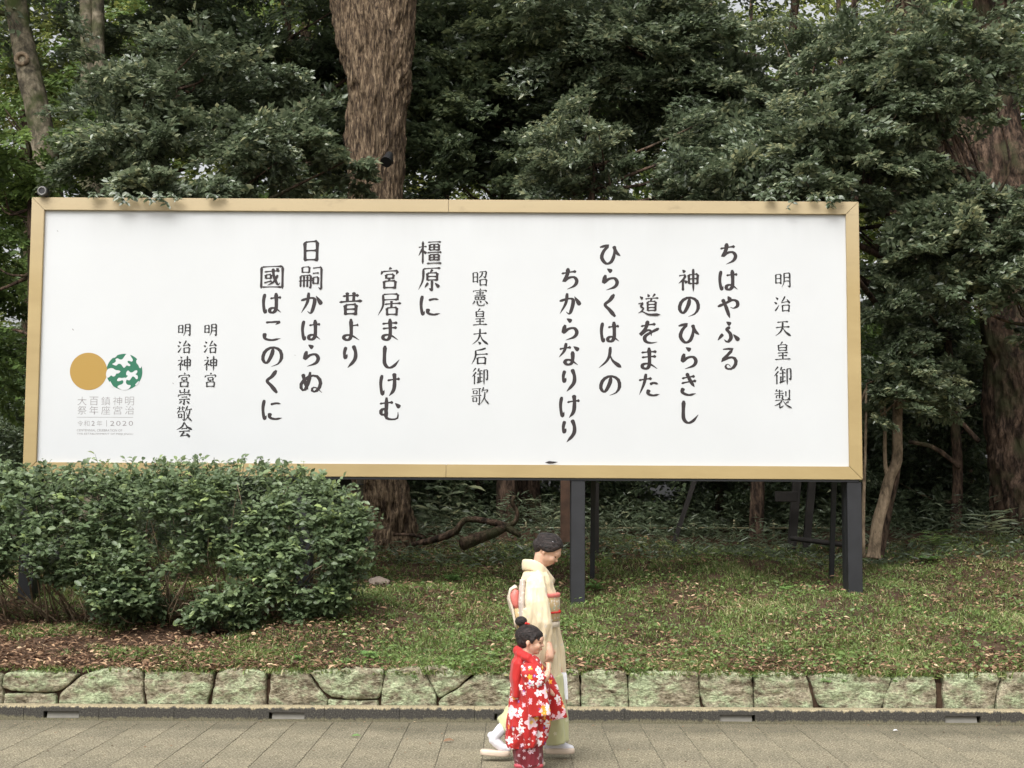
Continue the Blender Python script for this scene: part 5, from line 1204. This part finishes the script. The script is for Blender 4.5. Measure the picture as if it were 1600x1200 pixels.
M['red_kimono'] = cloth('red flowered kimono', RED, [(10, .42, .30, (.70, .50, .54), (.72, .45, .10), (3, 3, 1)), (17, .42, .42, (.78, .70, .72), (.70, .22, .30), (0, 0, 0)), (26, .40, .34, (.74, .42, .48), (.8, .7, .7), (7, 2, 3)), (22, .40, .22, (.78, .33, .03), (.8, .65, .2), (2, 8, 5)), (30, .30, .10, (.22, .07, .36), (.7, .6, .7), (4, 4, 9)), (40, .34, .3, (.75, .68, .66), (.7, .3, .3), (9, 1, 6))])
M['red_hem'] = cloth('dark red hem pattern', (.15, .012, .02), [(20, .44, .45, (.50, .36, .42), (.5, .1, .15), (1, 0, 7)), (30, .4, .4, (.45, .30, .33), (.3, .1, .1), (3, 3, 3))])
M['red_plain'] = cloth('plain red over-vest', (.46, .018, .016), [(12, .25, .10, (.70, .45, .40), (.6, .1, .1), (5, 5, 5))], wr=.5)

def tri_merge(objs_vf):
    return merge(objs_vf)
def ball(c, r, seg=14):
    """ellipsoid: centre, (rx,ry,rz) or r, optional rotation matrix in r[3]"""
    rot = None
    if isinstance(r, (int, float)): r = (r, r, r)
    if len(r) == 4: rot = r[3]; r = r[:3]
    V, Fc = [], []
    for i in range(seg + 1):
        ph = math.pi * i / seg
        for j in range(seg * 2):
            th = math.pi * j / seg; v = Vector((r[0] * math.sin(ph) * math.cos(th), r[1] * math.sin(ph) * math.sin(th), r[2] * math.cos(ph)))
            if rot is not None: v = rot @ v
            V.append(Vector(c) + v)
    for i in range(seg):
        for j in range(seg * 2):
            a = i * seg * 2 + j; b_ = i * seg * 2 + (j + 1) % (seg * 2); Fc.append((a, a + seg * 2, b_ + seg * 2, b_))
    return V, Fc
def capsule(pts, rad, sides=12):
    out = [tube(pts, rad, sides)]
    for p, r in zip(pts, rad): out.append(ball(p, r * .995, 8))
    return merge(out)
def ring_loft(sec, sides=28, ex=1.0):
    """sec: (point, half width in the walking plane, half depth across): sections square to the path"""
    V, Fc = [], []; n = len(sec)
    for i, (p, hw, hd) in enumerate(sec):
        a = Vector(sec[max(i - 1, 0)][0]); b_ = Vector(sec[min(i + 1, n - 1)][0]); t = (b_ - a); t.y *= .3; t.normalize()
        s = Vector((0, 1, 0)).cross(t).normalized(); d = Vector((0, 1, 0))
        for k in range(sides):
            th = 2 * math.pi * k / sides; c, s_ = math.cos(th), math.sin(th); e = ex
            V.append(Vector(p) + s * hw * math.copysign(abs(c) ** e, c) + d * hd * math.copysign(abs(s_) ** e, s_))
    for i in range(n - 1):
        for k in range(sides):
            k2 = (k + 1) % sides; Fc.append((i * sides + k, i * sides + k2, (i + 1) * sides + k2, (i + 1) * sides + k))
    Fc += [tuple(range(sides))[::-1], tuple(range((n - 1) * sides, n * sides))]
    return V, Fc
def fuse(name, vf, voxel, smooth_it=4, factor=.5):
    me = mesh(name, *vf); bmt = bmesh.new(); bmt.from_mesh(me); bmesh.ops.recalc_face_normals(bmt, faces=bmt.faces); bmt.to_mesh(me); bmt.free()
    o = bpy.data.objects.new('tmp', me); S.collection.objects.link(o)
    md = o.modifiers.new('r', 'REMESH'); md.mode = 'VOXEL'; md.voxel_size = voxel; md.use_smooth_shade = True
    ms = o.modifiers.new('s', 'SMOOTH'); ms.factor = factor; ms.iterations = smooth_it
    bpy.context.view_layer.update()
    me2 = bpy.data.meshes.new_from_object(o.evaluated_get(bpy.context.evaluated_depsgraph_get())); bpy.data.objects.remove(o); me2.name = name
    me2.polygons.foreach_set('use_smooth', [True] * len(me2.polygons))
    return me2
def fold_cloth(me, amp, freq=28, seed=0, zamp=.3):
    """soft hanging folds pressed into a garment mesh"""
    N = np.empty(len(me.vertices) * 3, np.float32); me.vertex_normals.foreach_get('vector', N); N = N.reshape(-1, 3).tolist()
    for v in me.vertices:
        c = v.co; q = .55 - 2.2 * abs(mnoise.noise(Vector((c.x * freq * .45 + c.y * freq * .4 + c.z * 2.5, c.y * freq * .3 + 3, c.z * freq * .10 - seed)))) + .6 * mnoise.noise(Vector((c.x * freq * .7 + c.y * freq * .5, c.y * freq * .5, c.z * freq * .16 + seed))) + .5 * mnoise.noise(Vector((c.x * freq * 1.6, c.y * freq * 1.3, c.z * freq * .3 + seed)))
        n_ = N[v.index]; v.co = c + Vector((n_[0], n_[1], n_[2] * zamp)) * amp * q
def head_parts(base, R, s):
    """head looking along +x: base = centre of the skull, R rotation, s = head height in metres"""
    T = lambda x, y, z: Vector(base) + R @ Vector((x * s, y * s, z * s))
    E_ = lambda x, y, z, rx, ry, rz: ball(T(x, y, z), (rx * s, ry * s, rz * s, R))
    L = [E_(-.06, 0, .10, .42, .335, .37), E_(.05, 0, -.12, .28, .27, .30), E_(.14, 0, -.27, .17, .17, .15), E_(.20, 0, -.345, .085, .09, .07),
         E_(.22, .12, -.14, .13, .11, .12), E_(.22, -.12, -.14, .13, .11, .12), E_(.30, 0, .06, .10, .20, .14),
         E_(.345, 0, -.07, .045, .038, .12), E_(.395, 0, -.125, .042, .042, .036), E_(.36, .04, -.135, .03, .03, .026), E_(.36, -.04, -.135, .03, .03, .026),
         E_(.315, 0, -.225, .045, .075, .024), E_(.305, 0, -.262, .045, .065, .026)]
    for sg in (-1, 1):
        L += [E_(-.03, sg * .335, -.06, .055, .028, .10), E_(-.02, sg * .33, -.13, .03, .02, .04)]
    return merge(L), T
def add_face(parent, T, R, s, eye_y=.135):
    for sg in (-1, 1):
        V, Fc = ball(T(.322, sg * eye_y, -.035), (.016 * s, .052 * s, .020 * s, R)); put('eye', mesh('eye', V, Fc, True), parent, M['eye'])
        V, Fc = tube([T(.345, sg * .07, .045), T(.352, sg * .13, .062), T(.315, sg * .21, .045)], [.006 * s, .011 * s, .004 * s], 6); put('eyebrow', mesh('eyebrow', V, Fc, True), parent, M['hair'])
        V, Fc = tube([T(.340, sg * .085, -.022), T(.338, sg * .14, -.012), T(.305, sg * .19, -.03)], [.004 * s, .008 * s, .004 * s], 6); put('eyelash', mesh('eyelash', V, Fc, True), parent, M['eye'])
    V, Fc = merge([ball(T(.352, 0, -.232), (.018 * s, .052 * s, .014 * s, R)), ball(T(.344, 0, -.255), (.018 * s, .045 * s, .015 * s, R))]); put('lips', mesh('lips', V, Fc, True), parent, M['lip'])
def hand(wrist, direction, palm_n, s, curl=.9, thumb_side=1):
    """palm and five fingers; s = hand length"""
    d = Vector(direction).normalized(); n_ = Vector(palm_n); n_ = (n_ - d * n_.dot(d)).normalized(); w = d.cross(n_).normalized() * thumb_side
    W = Vector(wrist); out = [capsule([W, W + d * s * .25, W + d * s * .45], [s * .16, s * .19, s * .18], 10)]
    for k, (off, ln) in enumerate(((.165, .92), (.06, 1.0), (-.05, .95), (-.15, .78))):
        p = W + d * s * .42 + w * s * off; pts = [p]; a = 0.0; seg = s * .19 * ln
        for j in range(3):
            a += curl * (.35 + .3 * j); pts.append(pts[-1] + (d * math.cos(a) + n_ * math.sin(a)) * seg); seg *= .78
        out.append(capsule(pts, [s * .058, s * .052, s * .046, s * .04], 8))
    p = W + d * s * .12 + w * s * .15; out.append(capsule([p, p + (d * .6 + w * .7).normalized() * s * .2, p + (d * .9 + w * .55 + n_ * .5).normalized() * s * .38], [s * .075, s * .062, s * .05], 8))
    return merge(out)
def foot(heel, toe, s, h):
    H, Tt = Vector(heel), Vector(toe); return merge([capsule([H + Vector((0, 0, h)), H, H.lerp(Tt, .45), Tt], [s * .95, s * 1.05, s * .95, s * .72], 12)])

# ---------------------------------------------------------------- the woman
WYD = 10.2
def W(px, py, dy=0.0): return P(px, py, WYD + dy)
U = WYD / F_PX
woman = empty('person', (W(830, 1180).x, WYD, 0), 'woman in a pale yellow kimono with black pinned-up hair, walking right and looking down', 'person')
Rh = Matrix.Rotation(math.radians(-18), 3, 'Z') @ Matrix.Rotation(math.radians(31), 3, 'Y') @ Matrix.Rotation(math.radians(-6), 3, 'X')
hs_ = .215
hc = W(857, 861, -.01)
hd, T = head_parts(hc, Rh, hs_)
sh = W(836, 897)
body = [hd, capsule([T(-.10, 0, -.22), W(843, 884), W(838, 897)], [.052, .047, .06], 14),
        ring_loft([(W(838, 893), .04, .05), (W(838, 902), .06, .11), (W(839, 925), .09, .125), (W(840, 965), .09, .12), (W(841, 1010), .10, .13), (W(843, 1050), .10, .13)]),
        capsule([W(837, 912, -.13), W(842, 955, -.185), W(852, 995, -.18), W(857, 1009, -.19)], [.034, .032, .026, .022]),
        capsule([W(838, 912, .13), W(848, 958, .17), W(862, 1010, .14), W(870, 1038, .12)], [.045, .036, .028, .022]),
        capsule([W(838, 1050, -.06), W(815, 1105, -.05), W(786, 1143, -.05), W(772, 1152, -.05)], [.07, .045, .026, .020]),
        capsule([W(848, 1050, .07), W(862, 1110, .07), W(860, 1152, .07), W(862, 1163, .07)], [.08, .06, .04, .035]),
        hand(W(857, 1008, -.19), (.12, -.35, -1), (-.6, .6, -.1), .165, .75, 1),
        hand(W(870, 1038, .12), (.35, 0, -1), (-.9, -.2, 0), .135, 1.25, 1)]
put('body', fuse('body', merge(body), .0052, 3), woman, M['skin'])
add_face(woman, T, Rh, hs_)
# hair: swept-back cap, side wave over the ear, low roll at the nape
cap = [ball(T(-.12, 0, .18), (.42 * hs_, .375 * hs_, .345 * hs_, Rh)), ball(T(-.04, 0, .31), (.34 * hs_, .32 * hs_, .26 * hs_, Rh)), ball(T(-.27, 0, .04), (.26 * hs_, .33 * hs_, .30 * hs_, Rh)),
       ball(T(-.30, 0, -.10), (.17 * hs_, .26 * hs_, .15 * hs_, Rh)), ball(T(-.43, 0, .02), (.15 * hs_, .2 * hs_, .17 * hs_, Rh)), ball(T(-.36, 0, .25), (.20 * hs_, .24 * hs_, .18 * hs_, Rh))]
for sg in (-1, 1):
    cap += [capsule([T(.29, sg * .05, .34), T(.22, sg * .26, .24), T(.04, sg * .345, .13), T(-.16, sg * .345, .04)], [.05 * hs_, .08 * hs_, .09 * hs_, .10 * hs_]), capsule([T(.20, sg * .15, .36), T(.05, sg * .30, .25), T(-.15, sg * .33, .15)], [.09 * hs_, .1 * hs_, .1 * hs_]),
            capsule([T(.27, sg * .13, .28), T(.17, sg * .285, .13), T(.05, sg * .345, .03), T(-.10, sg * .35, -.01)], [.05 * hs_, .075 * hs_, .075 * hs_, .06 * hs_])]
hair = put('hair', fuse('hair', merge(cap), .005, 3), woman, M['hair'])
V, Fc = tube([T(.16, -.30, .24), T(.10, -.335, .30), T(.03, -.33, .345)], [.008 * hs_, .018 * hs_, .008 * hs_], 8); put('hair_comb', mesh('hair_comb', V, Fc, True), woman, M['paper_white'])
# kimono
kim = fuse('kimono', merge([ring_loft([(W(834, 888), .056, .060), (W(835, 893), .082, .11), (W(837, 901), .100, .15), (W(838, 913), .112, .17), (W(840, 930), .122, .17), (W(842, 950), .120, .155), (W(843, 985), .118, .155), (W(844, 1020), .124, .165), (W(845, 1060), .135, .17), (W(846, 1092), .146, .168)])
      ]), .006, 3)
fold_cloth(kim, .013, 30, 1); put('kimono', kim, woman, M['yellow_kimono'])
skirt = fuse('skirt', merge([ring_loft([(W(840, 1060), .145, .172), (W(838, 1085), .155, .165), (W(824, 1110), .125, .13), (W(806, 1130), .105, .105), (W(792, 1142), .10, .09)]),
                             ring_loft([(W(848, 1060), .135, .172), (W(857, 1090), .115, .16), (W(865, 1120), .088, .14), (W(868, 1145), .078, .125), (W(871, 1160), .070, .11)])]), .0065, 4)
fold_cloth(skirt, .016, 22, 5); put('skirt', skirt, woman, M['green_skirt'])
def strip(pts, hgt, thick, n=18, sides=12, lean=(0, 0, 1)):
    B = [Vector(q_) for q_ in resample([p[:] for p in pts], n)]; V, Fc = [], []
    for i, p in enumerate(B):
        t = (B[min(i + 1, n - 1)] - B[max(i - 1, 0)]).normalized(); u = Vector(lean); u = (u - t * u.dot(t)).normalized(); w = t.cross(u)
        for k in range(sides): th = 2 * math.pi * k / sides; V.append(p + u * math.cos(th) * hgt + w * math.sin(th) * thick)
    for i in range(n - 1):
        for k in range(sides): k2 = (k + 1) % sides; Fc.append((i * sides + k, i * sides + k2, (i + 1) * sides + k2, (i + 1) * sides + k))
    Fc += [tuple(range(sides))[::-1], tuple(range((n - 1) * sides, n * sides))]
    return V, Fc
def collar(parent, W_, nape, mids, front, rad, mat, name='collar'):
    pts = [W_(*front[:2], -front[2])] + [W_(x, y, -dy) for x, y, dy in mids[::-1]] + [W_(*nape)] + [W_(x, y, dy) for x, y, dy in mids] + [W_(*front[:2], front[2])]
    V, Fc = strip(pts, rad, .008, 34); put(name, mesh(name, V, Fc, True), parent, mat)
collar(woman, W, (817, 883, 0), [(822, 882, .055), (835, 884, .092), (849, 894, .085)], (864, 912, .02), .036, M['yellow_plain'])
collar(woman, W, (825, 884, 0), [(830, 883, .04), (841, 887, .062), (851, 896, .052)], (862, 908, .012), .026, M['cream_cloth'], 'inner_collar')
# near sleeve: arm part, then the long bag hanging from it
slv = fuse('sleeve', merge([ring_loft([(W(834, 897, -.09), .040, .04), (W(835, 905, -.15), .056, .05), (W(836, 918, -.19), .066, .05), (W(839, 940, -.215), .078, .048), (W(843, 972, -.215), .082, .042), (W(847, 994, -.20), .074, .036), (W(849, 1006, -.19), .058, .030)]),
                            ring_loft([(W(832, 950, -.215), .065, .030), (W(834, 985, -.21), .09, .026), (W(838, 1030, -.205), .095, .024), (W(841, 1075, -.20), .095, .022), (W(842, 1092, -.195), .092, .018)])]), .0055, 3)
fold_cloth(slv, .014, 30, 9); put('sleeve', slv, woman, M['yellow_plain'])
bandm = fuse('sleeve_trim', ring_loft([(W(817, 905, -.13), .020, .06), (W(816, 940, -.15), .026, .07), (W(818, 985, -.15), .024, .065), (W(821, 1010, -.15), .018, .05)]), .005, 3)
put('sleeve_trim', bandm, woman, M['sleeve_band'])
slv2 = fuse('sleeve', ring_loft([(W(840, 898, .14), .05, .05), (W(846, 930, .20), .075, .05), (W(858, 980, .20), .07, .045), (W(868, 1018, .17), .062, .04), (W(870, 1050, .16), .06, .03), (W(868, 1085, .17), .055, .02)]), .006, 3)
fold_cloth(slv2, .008, 24, 3); put('sleeve', slv2, woman, M['yellow_plain'])
# sash and its bands
def band(name, y0, y1, grow, mat, cx=843, hw=.125, hd=.162, rnd=.006):
    sec = [(W(cx, y0), hw + grow - rnd, hd + grow - rnd), (W(cx, y0 + 1.2), hw + grow, hd + grow), (W(cx, y1 - 1.2), hw + grow, hd + grow), (W(cx, y1), hw + grow - rnd, hd + grow - rnd)]
    V, Fc = ring_loft(sec, 40); put(name, mesh(name, V, Fc, True), woman, mat)
band('obi', 931, 969, .012, M['obi']); band('obi_scarf', 926, 932.5, .015, M['pinkish']); band('obi_cord', 953.5, 957.5, .018, M['red'], rnd=.008); band('waist_fold', 970, 979, .012, M['cream_cloth'])
V, Fc = merge([ball(W(873, 955.5, -.05), (.016, .022, .014))]); put('cord_knot', mesh('cord_knot', V, Fc, True), woman, M['red'])
drum = [(803, 916), (797, 922), (794, 935), (797, 948), (802, 960), (806, 975), (809, 984)]
V, Fc = [], []
bow = ring_loft([(W(x + 4, y), .026 if i not in (0, 6) else .016, .135) for i, (x, y) in enumerate(drum)]); bm_ = fuse('obi_drum', bow, .0055, 2); put('obi_drum', bm_, woman, M['cream_cloth'])
B = resample([W(808, 917, -.14)[:], W(798, 922, -.145)[:], W(796, 936, -.145)[:], W(801, 952, -.145)[:], W(806, 980, -.14)[:]], 14)
V, Fc = tube([b_ for b_ in B], [.008] * 14, 8); put('drum_edge', mesh('drum_edge', V, Fc, True), woman, M['cream_cloth'])
V, Fc = ring_loft([(W(806, 921, -.125), .018, .03), (W(804, 930, -.13), .032, .035), (W(806, 944, -.13), .026, .032), (W(809, 952, -.125), .012, .02)]); put('obi_pad', mesh('obi_pad', V, Fc, True), woman, M['pinkish'])
V, Fc = ring_loft([(W(808, 950, -.125), .022, .025), (W(811, 965, -.125), .026, .025), (W(813, 982, -.12), .024, .02)]); put('obi_tail', mesh('obi_tail', V, Fc, True), woman, M['obi'])
# socks and sandals
def sandal(parent, W_, heel, toe, y_b, thick, mat, dy, wid=.042, rise=0):
    h, t = W_(heel, y_b - rise, dy), W_(toe, y_b, dy); d = (t - h); L = d.length; d.normalize(); n_ = Vector((0, 1, 0)); up = n_.cross(d) * -1 if n_.cross(d).z < 0 else n_.cross(d)
    out = []; k = 22
    for z0 in (0, .15, .85, 1.0):
        ring = []
        ins = .93 if z0 in (0, 1.0) else 1.0
        for i in range(k):
            th = 2 * math.pi * i / k; c, s_ = math.cos(th), math.sin(th)
            ring.append(h + d * (L / 2 + L / 2 * ins * math.copysign(abs(c) ** .7, c)) + n_ * wid * ins * math.copysign(abs(s_) ** .75, s_) + up * thick * z0)
        out.append(ring)
    V = [p for r_ in out for p in r_]; Fc = []
    for a in range(3):
        for i in range(k): j = (i + 1) % k; Fc.append((a * k + i, a * k + j, (a + 1) * k + j, (a + 1) * k + i))
    Fc += [tuple(range(k))[::-1], tuple(range(3 * k, 4 * k))]
    o = put('sandal', mesh('sandal', V, Fc, True), parent, mat)
    a = h + d * L * .74 + up * thick
    for sg in (-1, 1):
        B = resample([(a + up * .004)[:], (a - d * L * .16 + n_ * sg * wid * .55 + up * .045)[:], (a - d * L * .40 + n_ * sg * wid * .85 + up * .004)[:]], 8)
        V, Fc = tube([b_ for b_ in B], [.007] * 8, 8); put('strap', mesh('strap', V, Fc, True), o, mat)
    return o
sandal(woman, W, 750, 797, 1182, .036, M['zori'], -.05, rise=3)
sandal(woman, W, 851, 898, 1177, .036, M['zori'], .07)
sk1 = fuse('sock', merge([capsule([W(784, 1139, -.05), W(774, 1150, -.05), W(771, 1156, -.05)], [.040, .034, .032]), capsule([W(767, 1149, -.05), W(776, 1160, -.05), W(785, 1168, -.05), W(794, 1170, -.05)], [.024, .034, .030, .021])]), .005, 3); put('sock', sk1, woman, M['tabi'])
sk2 = fuse('sock', merge([capsule([W(864, 1148, .07), W(861, 1160, .07)], [.045, .042]), capsule([W(857, 1164, .07), W(870, 1163, .07), W(882, 1167, .07), W(892, 1169, .07)], [.035, .036, .030, .022])]), .005, 3); put('sock', sk2, woman, M['tabi'])
# the paper bag in her far hand stays a thing of its own
pb = W(880, 1072, .02)
bag = empty('paper_bag', pb, 'narrow white paper bag with a crimson foot, carried in the far hand of the woman', 'bag')
V, Fc = box(W(875, 1072).x, W(886.5, 1072).x, WYD - .03, WYD + .10, W(880, 1092).z, W(880, 1053).z); me = mesh('bag_body', V, Fc)
for v in me.vertices: v.co.x += (v.co.z - pb.z) * -.06
put('bag_body', me, bag, M['paper_white'])
V, Fc = box(W(875.5, 1072).x, W(885, 1072).x, WYD - .031, WYD + .101, W(880, 1102).z, W(880, 1092).z - .0005); put('bag_foot', mesh('bag_foot', V, Fc), bag, M['crimson'])

# ---------------------------------------------------------------- the child
CYD = 9.80
def K(px, py, dy=0.0): return P(px, py, CYD + dy)
child = empty('person', (K(825, 1197).x, CYD, 0), 'small girl in red flowered kimono with hair bun, walking beside the woman in yellow', 'person')
Rc = Matrix.Rotation(math.radians(-14), 3, 'Z') @ Matrix.Rotation(math.radians(3), 3, 'Y')
cs = .205
chc = K(830, 1001)
hd, T = head_parts(chc, Rc, cs)
bodyc = [hd, capsule([T(-.12, 0, -.3), K(822, 1026), K(820, 1036)], [.045, .042, .05]),
         ring_loft([(K(820, 1028), .045, .06), (K(822, 1040), .075, .105), (K(825, 1080), .09, .10), (K(826, 1115), .09, .10)]),
         capsule([K(826, 1040, -.10), K(834, 1062, -.14), K(846, 1066, -.15), K(854, 1056, -.13), K(857, 1048, -.08)], [.034, .030, .028, .024, .017]),
         capsule([K(828, 1040, .10), K(848, 1070, .12), K(866, 1085, .10)], [.034, .028, .020]),
         hand(K(857, 1047, -.08), (.05, .75, 1), (-.5, .6, .1), .088, 1.0, -1), hand(K(866, 1085, .10), (.5, 0, -.8), (-.6, -.3, -.2), .088, 1.0, 1),
         capsule([K(820, 1110, -.05), K(822, 1160, -.05), K(824, 1186, -.05)], [.06, .04, .03]), capsule([K(832, 1110, .05), K(836, 1160, .05), K(836, 1186, .05)], [.06, .04, .03])]
put('body', fuse('body', merge(bodyc), .0048, 3), child, M['skin'])
add_face(child, T, Rc, cs)
V, Fc = ball(T(.22, -.2, -.16), (.08 * cs, .07 * cs, .08 * cs, Rc))
cap = [ball(T(-.10, 0, .15), (.43 * cs, .37 * cs, .355 * cs, Rc)), ball(T(-.20, 0, -.02), (.27 * cs, .33 * cs, .27 * cs, Rc)), ball(T(.20, 0, .18), (.17 * cs, .27 * cs, .17 * cs, Rc)), ball(T(.26, 0, .08), (.11 * cs, .23 * cs, .12 * cs, Rc))]
for sg in (-1, 1): cap += [capsule([T(.18, sg * .24, .18), T(.10, sg * .31, .05), T(.10, sg * .31, -.04)], [.08 * cs, .07 * cs, .04 * cs])]
cap += [capsule([T(-.28, 0, .40), T(-.36, 0, .52)], [.10 * cs, .10 * cs]), ball(T(-.36, 0, .58), (.20 * cs, .19 * cs, .16 * cs, Rc))]
put('hair', fuse('hair', merge(cap), .0048, 2), child, M['hair'])
V, Fc = merge([ball(T(-.20, -.05, .53), (.07 * cs, .06 * cs, .05 * cs)), ball(T(-.14, .02, .50), (.07 * cs, .06 * cs, .05 * cs))]); put('hair_ribbon', mesh('hair_ribbon', V, Fc, True), child, M['red'])
# kimono layers
dress = fuse('kimono', merge([ring_loft([(K(822, 1024), .060, .070), (K(822, 1032), .085, .12), (K(825, 1050), .10, .125), (K(828, 1080), .118, .125), (K(827, 1110), .128, .13), (K(824, 1140), .137, .13), (K(822, 1156), .135, .125), (K(823, 1166), .118, .11)])]), .0055, 3)
fold_cloth(dress, .018, 34, 2); put('kimono', dress, child, M['red_kimono'])
hem = fuse('underskirt', ring_loft([(K(824, 1150), .105, .10), (K(824, 1168), .098, .10), (K(826, 1184), .092, .095), (K(828, 1195.5), .088, .09)]), .005, 3)
fold_cloth(hem, .012, 30, 8); put('underskirt', hem, child, M['red_hem'])
vest = fuse('vest', merge([ring_loft([(K(815, 1022), .036, .09), (K(811, 1035), .050, .118), (K(808, 1060), .046, .118), (K(807, 1088), .034, .105)]),
                           capsule([K(812, 1022, -.06), K(826, 1028, -.115), K(838, 1042, -.128), K(846, 1056, -.12)], [.032, .030, .026, .02]), capsule([K(812, 1022, .06), K(830, 1030, .10), K(846, 1044, .10)], [.030, .028, .022]), capsule([K(812, 1020, -.05), K(809, 1017, 0), K(812, 1020, .05)], [.03, .034, .03])]), .005, 3)
fold_cloth(vest, .006, 30, 4); put('vest', vest, child, M['red_plain'])
sl = fuse('sleeve', merge([ring_loft([(K(823, 1036, -.11), .045, .035), (K(828, 1048, -.15), .062, .045), (K(838, 1062, -.165), .064, .045), (K(845, 1068, -.165), .055, .038)]),
                           ring_loft([(K(834, 1060, -.155), .070, .030), (K(838, 1080, -.165), .066, .024), (K(841, 1100, -.168), .068, .022), (K(843, 1119, -.17), .070, .016)])]), .005, 3)
fold_cloth(sl, .009, 30, 6); put('sleeve', sl, child, M['red_kimono'])
sl = fuse('sleeve', ring_loft([(K(836, 1040, .12), .045, .035), (K(852, 1062, .14), .055, .04), (K(862, 1082, .12), .055, .032), (K(868, 1105, .11), .058, .022), (K(872, 1124, .11), .058, .016)]), .005, 3)
fold_cloth(sl, .009, 30, 7); put('sleeve', sl, child, M['red_kimono'])
sandal(child, K, 803, 849, 1199, .022, plain('rose sandal', (.42, .06, .08), .5), -.045, wid=.032)
sandal(child, K, 812, 852, 1196, .022, M['zori'], .05, wid=.03)
